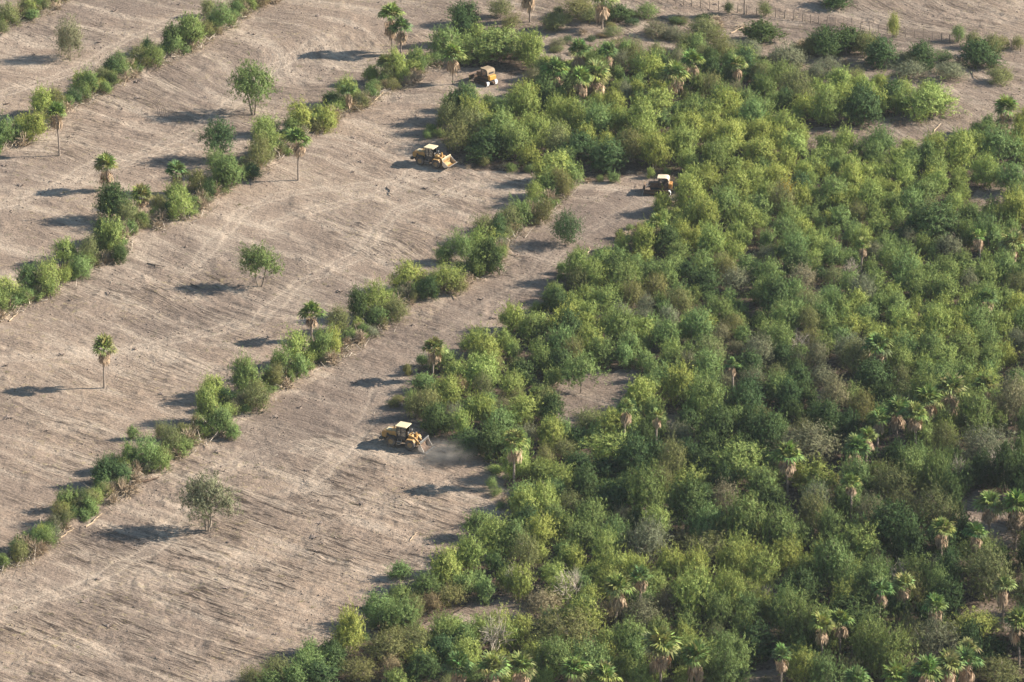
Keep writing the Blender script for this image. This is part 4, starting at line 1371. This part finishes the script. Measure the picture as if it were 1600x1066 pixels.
# undergrowth below the scrub
n = 3600
P = np.stack([rng.uniform(bx0, bx1, n), rng.uniform(by0, by1, n)], 1)
ok_ = inside(P[:, 0], P[:, 1], FOREST) & (np.abs(P[:, 0]) < (P[:, 1] + 706) * 0.113 + 3)
for c in CLEAR[:3]:
    ok_ &= ~inside(P[:, 0], P[:, 1], c)
for p, r_ in KEEP:
    ok_ &= np.hypot(P[:, 0] - p[0], P[:, 1] - p[1]) > r_
P = P[ok_]
z = gz(P[:, 0], P[:, 1])
for nm, colr, lab, sl in (('undergrowth', (0.105, 0.115, 0.045), 'low olive undergrowth between the stems of the scrub', slice(0, None, 2)), ('dry_undergrowth', (0.135, 0.100, 0.060), 'low dry brown undergrowth between the stems of the scrub', slice(1, None, 2))):
    q = np.column_stack([P, z])[sl]
    k = 90
    hgt = rng.uniform(0.3, 1.5, len(q))
    d = rng.normal(size=(len(q), k, 3)) * np.array([0.55, 0.55, 0.0])
    d[:, :, 2] = rng.uniform(0, 1, (len(q), k)) * hgt[:, None] * (1 - 0.5 * np.clip(np.hypot(d[:, :, 0], d[:, :, 1]), 0, 1.5))
    Q = (q[:, None, :] + d).reshape(-1, 3)
    A = unit(rng.normal(size=Q.shape) * 0.7 + np.array([0, 0, 0.8]))
    V = leaf_tris(Q, A, rng.uniform(0.15, 0.42, len(Q)), rng.uniform(0.04, 0.09, len(Q)), rng)
    tag(part(nm, mesh_np(nm, V, np.arange(len(V)).reshape(-1, 3), 'leaf'), None, colr), lab, 'undergrowth', kind='stuff')

# ------------------------------------------------------------------ wire fence
FENCE_PX = [(1030, 4), (1081, 11), (1137, 18), (1212, 27), (1254, 34), (1331, 44), (1401, 55), (1471, 64), (1550, 75), (1625, 84)]
fl_ = [np.array(at(*p)) for p in FENCE_PX]
fr = random.Random(3)
o = thing('wire_fence', 'long wire fence with uneven weathered posts crossing bare ground behind felled brush', 'fence', (*fl_[0], ground_z(*fl_[0])))
org = np.array([*fl_[0], ground_z(*fl_[0])])
tops = []
pm = []
for k in range(3):
    mb = MB()
    mb.tube([(0, 0, -0.4), (0.02 * k, 0, 0.8), (0.03 * (k - 1), 0.02, 1.7)], [0.085, 0.075, 0.065], 6)
    pm.append(mb.mesh('post', 'post'))
for a, b in zip(fl_[:-1], fl_[1:]):
    L = np.linalg.norm(b - a)
    n = max(1, round(L / 1.75))
    for k in range(n):
        p = a + (b - a) * k / n
        z = ground_z(*p)
        po = part('post', pm[fr.randrange(3)], o)
        po.location = (p[0] - org[0], p[1] - org[1], z - org[2])
        hs = fr.uniform(0.8, 1.25)
        po.scale = (fr.uniform(0.8, 1.4),) * 2 + (hs,)
        po.rotation_euler = (fr.uniform(-0.06, 0.06), fr.uniform(-0.06, 0.06), fr.uniform(0, 6))
        tops.append((p[0] - org[0], p[1] - org[1], z - org[2]))
for hgt in (0.35, 0.7, 1.05, 1.35):
    mb = MB()
    mb.tube([(t[0], t[1], t[2] + hgt + fr.uniform(-0.03, 0.03)) for t in tops], 0.012, 3)
    mb.build('wire', 'wire', o)
SAPL = [(1395, 40, 22, 36, 'lime', 'pale green sapling growing through the fence'), (1497, 52, 26, 24, 'green', 'thin green sapling on the fence line'), (1520, 62, 24, 24, 'olive', 'olive sapling on the fence line near its far bend'), (1565, 66, 26, 20, 'olive', 'low olive sapling at the fence'), (1590, 66, 22, 20, 'olive', 'small olive sapling at the fence end'), (1138, 12, 16, 18, 'dark', 'dark sapling beside the dark palm trunk on the fence'), (1195, 14, 24, 22, 'olive', 'bushy olive sapling against the fence'), (1350, 62, 30, 18, 'green', 'low green sapling below the fence')]
for cx, cy, wp, hp, tk, lab in SAPL:
    x, y, W, H = from_px(cx, cy, wp * 1.1, hp * 1.1)
    plant('sapling', lab, 'sapling', None, SPARSE, x, y, W, H, tk, parts=('stem', 'foliage'))


# ------------------------------------------------------------------ machines
def disc_wheel(parent, c, r, wd, rim_mat='rim'):
    tw = MB()
    hw = wd / 2
    tw.lathe_y([(r * 0.52, -hw * 0.8), (r * 0.80, -hw), (r * 0.95, -hw * 0.92), (r, -hw * 0.6), (r, hw * 0.6), (r * 0.95, hw * 0.92), (r * 0.80, hw), (r * 0.52, hw * 0.8), (r * 0.52, -hw * 0.8)], (0, 0, 0), 22)
    for k in range(20):
        t = 2 * math.pi * k / 20
        for sgn in (-1, 1):
            p = [(r * 0.97 * math.cos(t + q), sgn * yy, r * 0.97 * math.sin(t + q)) for q, yy in ((0, hw * 0.05), (0.16, hw * 0.92))]
            tw.tube(p, 0.045, 4)
    wo_ = thing_part('wheel', parent, c)
    ty = tw.build('tyre', 'tyre', wo_)
    rm = MB()
    rm.lathe_y([(0.0, -hw * 0.35), (r * 0.2, -hw * 0.5), (r * 0.25, -hw * 0.4), (r * 0.42, -hw * 0.4), (r * 0.53, -hw * 0.82), (r * 0.53, hw * 0.82), (r * 0.42, hw * 0.4), (r * 0.25, hw * 0.4), (r * 0.2, hw * 0.5), (0, hw * 0.35)], (0, 0, 0), 22)
    rm.build('rim', rim_mat, wo_)


def thing_part(name, parent, loc):
    o = bpy.data.objects.new(name, None)
    col.objects.link(o)
    o.parent = parent
    o.location = loc
    o.empty_display_size = 0.2
    return o


def person_mesh():
    """a seated operator, one body: x forward, hands on the wheel"""
    me = bpy.data.meshes.new('body')
    V = [(0, 0, 0), (0.02, 0, 0.28), (0.0, 0, 0.50), (0.02, 0, 0.60), (0.04, 0, 0.72),
         (0.0, 0.19, 0.46), (0.14, 0.24, 0.24), (0.36, 0.12, 0.30), (0.43, 0.10, 0.31),
         (0.0, -0.19, 0.46), (0.14, -0.24, 0.24), (0.36, -0.12, 0.30), (0.43, -0.10, 0.31),
         (0.05, 0.11, 0.0), (0.45, 0.13, 0.04), (0.48, 0.13, -0.36), (0.60, 0.13, -0.40),
         (0.05, -0.11, 0.0), (0.45, -0.13, 0.04), (0.48, -0.13, -0.36), (0.60, -0.13, -0.40)]
    R = [.16, .15, .15, .06, .105, .075, .055, .04, .045, .075, .055, .04, .045, .10, .075, .055, .045, .10, .075, .055, .045]
    E = [(0, 1), (1, 2), (2, 3), (3, 4), (2, 5), (5, 6), (6, 7), (7, 8), (2, 9), (9, 10), (10, 11), (11, 12), (0, 13), (13, 14), (14, 15), (15, 16), (0, 17), (17, 18), (18, 19), (19, 20)]
    me.from_pydata(V, E, [])
    o = bpy.data.objects.new('person', me)
    col.objects.link(o)
    o.modifiers.new('skin', 'SKIN')
    for i, sv in enumerate(me.skin_vertices[0].data):
        sv.radius = (R[i], R[i])
        sv.use_root = (i == 0)
    m = o.modifiers.new('sub', 'SUBSURF')
    m.levels = m.render_levels = 1
    me.materials.append(M['shirt'])
    return o


def wheel_loader(loc, rz, label, lift, tip, paint, steer=0.0):
    o = thing('wheel_loader', label, 'loader', loc, rz)
    # rear frame, engine hood, counterweight
    b = MB()
    b.prism([(-3.25, 1.15), (-0.85, 1.15), (-0.85, 2.25), (-1.2, 2.38), (-2.9, 2.22), (-3.25, 1.95)], -0.82, 0.82)
    hood = b.build('hood', paint, o)
    g = MB()
    g.box(-3.275, -3.252, -0.6, 0.6, 1.35, 1.9)
    g.build('grille', 'black', hood)
    for sgn in (-1, 1):
        g = MB()
        g.box(-2.45, -2.1, sgn * 0.822, sgn * 0.835, 1.45, 1.95)
        g.build('vent', 'black', hood)
    g = MB()
    g.tube([(-1.75, 0.4, 2.25), (-1.75, 0.4, 2.85), (-1.85, 0.4, 2.95)], 0.07, 8)
    g.build('exhaust', 'black', hood)
    g = MB()
    g.box(-2.7, -2.0, -0.45, 0.45, 2.27, 2.34)
    g.build('hood_lid', 'cream', hood)
    b = MB()
    b.box(-3.55, -3.0, -1.15, 1.15, 0.72, 1.14, 0.08)
    b.build('counterweight', 'black', o)
    b = MB()
    b.box(-3.0, -0.2, -0.55, 0.55, 0.55, 1.13)
    b.box(-0.2, 0.75, -0.35, 0.35, 0.6, 1.05)
    b.build('rear_frame', 'black', o)
    for sgn in (-1, 1):
        b = MB()
        pr_ = [(-2.45, 1.25), (-2.2, 1.72), (-1.0, 1.72), (-0.72, 1.2), (-0.80, 1.2), (-1.05, 1.64), (-2.16, 1.64), (-2.37, 1.25)]
        b.prism(pr_, sgn * 0.84, sgn * 1.38)
        b.build('fender', 'black' if paint != 'x' else paint, o)
    # cab
    cab = thing_part('cab', o, (0, 0, 0))
    b = MB()
    b.box(-0.85, 0.62, -0.80, 0.80, 1.15, 1.72)
    b.build('cab_base', 'black', cab)
    for x_, y_ in ((-0.80, 0.74), (-0.80, -0.74), (0.56, 0.74), (0.56, -0.74), (-0.12, 0.76), (-0.12, -0.76)):
        b = MB()
        b.box(x_ - 0.05, x_ + 0.05, y_ - 0.05, y_ + 0.05, 1.72, 3.22)
        b.build('cab_post', 'black', cab)
    b = MB()
    b.prism([(-0.98, 3.24), (-0.92, 3.222), (0.80, 3.222), (0.86, 3.24), (0.82, 3.36), (-0.94, 3.36)], -0.92, 0.92)
    b.build('cab_roof', 'cream', cab)
    for (x0, x1, y0, y1) in ((-0.74, -0.18, 0.73, 0.745), (-0.06, 0.50, 0.73, 0.745), (-0.74, -0.18, -0.745, -0.73), (-0.06, 0.50, -0.745, -0.73), (0.56, 0.575, -0.68, 0.68), (-0.815, -0.80, -0.68, 0.68)):
        b = MB()
        b.box(x0, x1, y0, y1, 1.74, 3.2)
        b.build('window_pane', 'glass', cab)
    b = MB()
    b.box(-0.55, -0.05, -0.26, 0.26, 1.725, 2.08)
    b.box(-0.62, -0.46, -0.26, 0.26, 2.0, 2.65)
    b.build('seat', 'black', cab)
    b = MB()
    b.tube([(0.38, 0, 1.72), (0.24, 0, 2.35)], 0.04, 6)
    b.tube([(0.24 + 0.09 * math.cos(t), 0.19 * math.sin(t), 2.37 + 0.17 * math.cos(t)) for t in np.linspace(0, 2 * math.pi, 13)], 0.018, 5)
    b.build('steering_wheel', 'black', cab)
    for sgn in (-1, 1):
        b = MB()
        b.box(-0.65, 0.05, sgn * 0.85, sgn * 1.28, 0.52, 0.58)
        b.box(-0.65, 0.05, sgn * 0.85, sgn * 1.20, 0.88, 0.94)
        for x_ in (-0.62, 0.0):
            b.box(x_, x_ + 0.05, sgn * 0.84, sgn * 0.89, 0.5, 1.25)
        b.build('step', 'steel', o)
    # front frame, arms, bucket (turned by the steering joint)
    fr_ = thing_part('front_frame', o, (0.45, 0, 0))
    fr_.rotation_euler = (0, 0, steer)
    X = -0.45
    b = MB()
    b.prism([(0.85 + X, 0.62), (2.35 + X, 0.62), (2.45 + X, 1.0), (1.75 + X, 1.35), (1.35 + X, 2.05), (1.0 + X, 2.05), (0.85 + X, 1.3)], -0.38, 0.38)
    b.build('tower', paint, fr_)
    for sgn in (-1, 1):
        b = MB()
        b.prism([(0.90 + X, 1.25), (1.1 + X, 1.64), (2.1 + X, 1.64), (2.35 + X, 1.25), (2.27 + X, 1.25), (2.06 + X, 1.56), (1.14 + X, 1.56), (0.98 + X, 1.25)], sgn * 0.80, sgn * 1.32)
        b.build('fender', paint, fr_)
        a = MB()
        tz = 0.70 + lift
        a.prism([(0.95 + X, 1.85), (1.2 + X, 2.10), (2.15 + X, 1.82 + lift * 0.5), (3.02 + X, tz + 0.22), (3.18 + X, tz), (3.02 + X, tz - 0.14), (2.2 + X, 1.38 + lift * 0.5), (1.5 + X, 1.72)], sgn * 0.46, sgn * 0.62)
        a.build('lift_arm', paint, fr_)
        c = MB()
        c.tube([(1.2 + X, sgn * 0.39, 1.0), (2.1 + X, sgn * 0.39, 1.35 + lift * 0.4)], 0.075, 8)
        c.tube([(2.1 + X, sgn * 0.39, 1.35 + lift * 0.4), (2.5 + X, sgn * 0.39, 1.5 + lift * 0.5)], 0.04, 8)
        c.build('lift_cylinder', 'steel', fr_)
        l = MB()
        l.tube([(1.05 + X, sgn * 0.62, 2.1), (1.05 + X, sgn * 0.62, 2.45)], 0.03, 5)
        l.box(1.02 + X, 1.14 + X, sgn * 0.52, sgn * 0.74, 2.38, 2.58)
        l.build('headlight', 'steel', fr_)
    b = MB()
    b.box(2.0 + X, 2.2 + X, -0.45, 0.45, 1.55 + lift * .5, 1.75 + lift * .5)
    b.build('cross_beam', paint, fr_)
    b = MB()
    b.prism([(2.05 + X, 1.2 + lift * .5), (2.25 + X, 1.2 + lift * .5), (2.2 + X, 2.45 + lift * .5), (2.02 + X, 2.45 + lift * .5)], -0.12, 0.12)
    b.build('bell_crank', paint, fr_)
    c = MB()
    c.tube([(1.15 + X, 0, 1.9), (1.7 + X, 0, 2.25 + lift * .3)], 0.09, 8)
    c.tube([(1.7 + X, 0, 2.25 + lift * .3), (2.1 + X, 0, 2.4 + lift * .5)], 0.045, 8)
    c.tube([(2.12 + X, 0, 1.25 + lift * .5), (3.0 + X, 0, 1.1 + lift)], 0.06, 6)
    c.build('tilt_cylinder', 'steel', fr_)
    bk = thing_part('bucket', fr_, (3.1 + X, 0, 0.62 + lift))
    bk.rotation_euler = (0, -tip, 0)
    Wb = 1.42
    outer = [(1.12, -0.58), (0.35, -0.60), (0.05, -0.42), (-0.08, -0.08), (-0.02, 0.30), (0.20, 0.58), (0.34, 0.66)]
    inner = [(0.36, 0.62), (0.24, 0.54), (0.05, 0.28), (0.0, -0.08), (0.11, -0.38), (0.38, -0.54), (1.12, -0.54)]
    b = MB()
    b.prism(outer + inner, -Wb, Wb)
    b.build('shell', 'yellow' if tip > 0.1 else 'shaded_rust', bk)
    for sgn in (-1, 1):
        b = MB()
        b.prism([(1.0, -0.55), (0.36, -0.56), (0.07, -0.40), (-0.05, -0.08), (0.0, 0.28), (0.22, 0.56), (0.36, 0.64), (0.50, 0.30)], sgn * (Wb - 0.05), sgn * (Wb + 0.01))
        b.build('side_plate', 'steel', bk)
    b = MB()
    b.box(1.0, 1.2, -Wb, Wb, -0.615, -0.605 + 0.02)
    b.build('cutting_edge', 'steel', bk)
    for k in range(8):
        y_ = -Wb + 0.08 + k * (2 * Wb - 0.16) / 7
        b = MB()
        b.prism([(0.95, -0.66), (1.46, -0.64), (1.1, -0.54), (0.95, -0.54)], y_ - 0.06, y_ + 0.06)
        b.build('tooth', 'steel', bk)
    for k in range(9):
        y_ = -Wb + 0.06 + k * (2 * Wb - 0.12) / 8
        b = MB()
        b.box(0.30, 0.36, y_ - 0.05, y_ + 0.05, 0.64, 0.98)
        b.build('guard_bar', 'cream' if tip > 0.1 else 'steel', bk)
    b = MB()
    b.box(0.27, 0.39, -Wb, Wb, 0.975, 1.06)
    b.build('guard_rail', 'cream' if tip > 0.1 else 'steel', bk)
    for sgn in (-1, 1):
        disc_wheel(o, (-1.58, sgn * 1.08, 0.76), 0.78, 0.58)
        disc_wheel(fr_, (1.62 + X, sgn * 1.08, 0.76), 0.78, 0.58)
    return o


def on_ground(px, py):
    x, y = at(px, py)
    return x, y, ground_z(x, y)


x, y, z = on_ground(631, 696)
near_loader = wheel_loader((x, y, z), math.radians(-25), 'yellow wheel loader with a cream roof raising dust at the scrub edge', 0.0, 0.0, 'yellow')
pe = person_mesh()
tag(pe, 'operator in a faded red shirt seated in the cab of the loader raising dust', 'person')
rz = math.radians(-25)
pe.location = (x - 0.28 * math.cos(rz), y - 0.28 * math.sin(rz), z + 2.22)
pe.rotation_euler = (0, 0, rz)
x, y, z = on_ground(674, 257)
wheel_loader((x, y, z), math.radians(-30), 'yellow wheel loader with its tilted bucket raised off the ground in tree shade', 0.30, 0.45, 'yellow', 0.0)


def bulldozer(loc, rz, label, paint, roof, rear, blade_lift=0.15):
    o = thing('bulldozer', label, 'bulldozer', loc, rz)
    for sgn in (-1, 1):
        tr = thing_part('track', o, (0, sgn * 0.98, 0))
        L, hgt = 1.35, 0.92
        path = []
        r = hgt / 2
        for t in np.linspace(-math.pi / 2, math.pi / 2, 9):
            path.append((L + r * math.cos(t), r + r * math.sin(t)))
        for t in np.linspace(math.pi / 2, 3 * math.pi / 2, 9):
            path.append((-L + r * math.cos(t), r + r * math.sin(t)))
        inner = [(px_ * 0.93, r + (pz_ - r) * 0.80) for px_, pz_ in path]
        b = MB()
        n = len(path)
        vs = [(x_, y_, z_) for y_ in (-0.26, 0.26) for x_, z_ in path] + [(x_, y_, z_) for y_ in (-0.26, 0.26) for x_, z_ in inner]
        fs = []
        for i in range(n):
            j = (i + 1) % n
            fs += [(i, j, n + j, n + i), (2 * n + j, 2 * n + i, 3 * n + i, 3 * n + j), (i, 2 * n + i, 2 * n + j, j), (n + i, n + j, 3 * n + j, 3 * n + i)]
        b.add(vs, fs)
        b.build('track_belt', 'shaded_rust', tr)
        # grouser plates
        tot = 2 * (2 * L) + 2 * math.pi * r
        m = 34
        me_ = MB()
        me_.box(-0.10, 0.10, -0.28, 0.28, -0.02, 0.02)
        me_.box(-0.015, 0.015, -0.28, 0.28, 0.02, 0.08)
        sm = me_.mesh('track_plate', 'shaded_rust')
        sm2 = me_.mesh('track_plate', 'white')  # rear plates only: glint of the worn metal painted as white
        for k in range(m):
            d = tot * k / m
            if d < 2 * L:
                p, a = (-L + d, 0), math.pi
            elif d < 2 * L + math.pi * r:
                t = (d - 2 * L) / r
                p, a = (L + r * math.sin(t), r - r * math.cos(t)), math.pi - t
            elif d < 4 * L + math.pi * r:
                p, a = (L - (d - 2 * L - math.pi * r), 2 * r), 0.0
            else:
                t = (d - 4 * L - math.pi * r) / r
                p, a = (-L - r * math.sin(t), r + r * math.cos(t)), -t
            q = part('track_plate', sm2 if p[0] < -L - 0.1 else sm, tr)
            q.location = (p[0], 0, p[1] + 0.02)
            q.rotation_euler = (0, a, 0)
        b = MB()
        b.box(-1.3, 1.3, -0.16, 0.16, 0.24, 0.62)
        b.build('track_frame', 'black', tr)
        for xx in (-1.35, 1.35):
            b = MB()
            b.lathe_y([(0, -0.2), (0.36, -0.2), (0.40, -0.1), (0.40, 0.1), (0.36, 0.2), (0, 0.2)], (xx, 0, r), 16)
            b.build('sprocket' if xx < 0 else 'idler', paint, tr)
    b = MB()
    b.box(-1.75, 1.6, -0.60, 0.60, 0.45, 1.15)
    b.build('chassis', 'black', o)
    b = MB()
    b.prism([(0.35, 1.16), (1.95, 1.16), (2.0, 1.3), (1.95, 1.92), (0.35, 2.05)], -0.48, 0.48)
    h = b.build('hood', paint, o)
    b = MB()
    b.box(2.002, 2.03, -0.40, 0.40, 1.25, 1.85)
    b.build('grille', 'black', h)
    b = MB()
    b.tube([(1.1, 0.15, 1.95), (1.1, 0.15, 2.75), (1.02, 0.15, 2.85)], 0.06, 8)
    b.build('exhaust', 'shaded_rust', h)
    # fuel tank and lower cab
    b = MB()
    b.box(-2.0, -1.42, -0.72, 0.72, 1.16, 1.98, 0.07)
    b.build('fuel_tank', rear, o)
    b = MB()
    b.box(-1.40, 0.30, -0.80, 0.80, 1.17, 1.62)
    b.build('cab_base', 'shaded_rust', o)
    for xx in (-1.0, 0.26):
        for yy in (-0.80, 0.80):
            b = MB()
            b.box(xx - 0.06, xx + 0.06, yy - 0.06, yy + 0.06, 1.62, 3.02)
            b.build('cab_post', 'black', o)
    for sgn in (-1, 1):
        s_ = MB()
        for k in range(7):
            xx = -0.88 + k * 0.17
            s_.box(xx, xx + 0.03, sgn * 0.79, sgn * 0.81, 1.62, 3.0)
        for k in range(4):
            zz = 1.9 + k * 0.3
            s_.box(-0.94, 0.2, sgn * 0.815, sgn * 0.83, zz, zz + 0.03)
        s_.build('side_screen', 'black', o)
    s_ = MB()
    s_.box(-0.75, -0.25, -0.28, 0.28, 1.63, 2.0)
    s_.box(-0.85, -0.70, -0.28, 0.28, 1.95, 2.55)
    s_.build('seat', 'black', o)
    # roof sheet bent down into the rear guard
    prof = [(0.50, 3.04), (-0.85, 3.09), (-1.15, 3.05), (-1.36, 2.90), (-1.46, 2.62), (-1.48, 2.02)]
    outp = prof + [(x_ + 0.07 * (x_ < -1.2), z_ - 0.07 * (x_ > -1.3)) for x_, z_ in prof[::-1]]
    b = MB()
    b.prism(outp, -0.92, 0.92)
    b.build('roof', roof, o)
    b = MB()
    b.box(-1.50, -1.483, -0.55, 0.55, 2.25, 2.55)
    b.build('rear_slot', 'black', o)
    # blade
    bl = thing_part('blade', o, (2.75, 0, blade_lift))
    bprof = [(0.16, 0.0), (0.0, 0.25), (-0.05, 0.6), (0.0, 0.95), (0.14, 1.22), (0.10, 1.26), (-0.08, 0.97), (-0.14, 0.6), (-0.08, 0.22), (0.10, 0.0)]
    b = MB()
    b.prism(bprof, -1.65, 1.65)
    b.build('mouldboard', paint, bl)
    b = MB()
    b.box(0.08, 0.22, -1.66, 1.66, -0.06, 0.02)
    b.build('cutting_edge', 'steel', bl)
    for sgn in (-1, 1):
        b = MB()
        b.tube([(0.2, sgn * 1.36, 0.5), (2.6, sgn * 1.36, 0.35 + blade_lift)], 0.10, 6)
        b.build('push_arm', paint, o)
        b = MB()
        b.tube([(1.7, sgn * 0.55, 1.65), (2.65, sgn * 0.55, 0.95 + blade_lift)], 0.055, 6)
        b.build('blade_cylinder', 'steel', o)
    # ripper and drawbar stub
    b = MB()
    b.box(-2.25, -1.75, -0.25, 0.25, 0.55, 0.85)
    b.build('drawbar', 'shaded_rust', o)
    return o


x, y, z = on_ground(1032, 302)
bulldozer((x, y, z), math.radians(173), 'rusty bulldozer with a pale curved roof sheet at the end of its strip', 'shaded_rust', 'faded', 'orange')
x, y, z = on_ground(759, 130)
bulldozer((x, y, z), math.radians(132), 'boxy yellow bulldozer with a dirty tan roof under the trees', 'shaded_rust', 'rustroof', 'tank', 0.3)


# ------------------------------------------------------------------ dust and air
def volume_mat(name, color, density, noise=None):
    m, nt = new_mat(name)
    n = N(nt)
    v = n('ShaderNodeVolumePrincipled', {'Color': (*color, 1), 'Density': density, 'Anisotropy': 0.25})
    if noise:
        tc = n('ShaderNodeTexCoord')
        r = n('ShaderNodeVectorMath', {0: tc.outputs['Object']}, operation='LENGTH').outputs['Value']
        fall = n.ramp(r, 1.0, 0.15, 0.0, 1.0)
        q = n.ramp(n.noise(tc.outputs['Object'], noise, 3.0, 0.6), 0.38, 0.68)
        nt.links.new(n.math('MULTIPLY', n.math('MULTIPLY', fall, q), density), v.inputs['Density'])
    o = n('ShaderNodeOutputMaterial')
    nt.links.new(v.outputs[0], o.inputs['Volume'])
    return m


def ball_mesh(name, mat):
    mb = MB()
    k, n = 24, 12
    vs = [(0, 0, -1)] + [(math.cos(2 * math.pi * j / k) * math.sin(math.pi * i / n), math.sin(2 * math.pi * j / k) * math.sin(math.pi * i / n), -math.cos(math.pi * i / n)) for i in range(1, n) for j in range(k)] + [(0, 0, 1)]
    fs = [(0, 1 + (j + 1) % k, 1 + j) for j in range(k)]
    for i in range(n - 2):
        for j in range(k):
            a, b = 1 + i * k + j, 1 + i * k + (j + 1) % k
            fs.append((a, b, b + k, a + k))
    e = len(vs) - 1
    fs += [(e, 1 + (n - 2) * k + j, 1 + (n - 2) * k + (j + 1) % k) for j in range(k)]
    mb.add(vs, fs)
    me = mb.mesh(name, None)
    me.materials.append(mat)
    return me


dm = volume_mat('dust', (0.90, 0.80, 0.69), 0.42, 2.2)
dme = ball_mesh('dust', dm)
for (px, py, sx, sy, sz, lab) in ((698, 722, 5.4, 3.4, 2.4, 'thin tan dust cloud blowing from the bucket of the loader at the scrub edge'),):
    x, y = at(px, py)
    o = part('dust_cloud', dme)
    o.location = (x, y, 1.3)
    o.scale = (sx, sy, sz)
    tag(o, lab, 'dust', kind='stuff')

HAZE = 0.000032
hz = volume_mat('haze', (0.80, 0.88, 1.0), HAZE)
mb = MB()
mb.box(-2900, 2900, -2900, 2900, -3.0, CAM[2] + 2.5)
me = mb.mesh('haze', None)
me.materials.append(hz)
o = part('haze', me)
tag(o, 'faint pale haze in the air over the land', 'haze', kind='stuff')
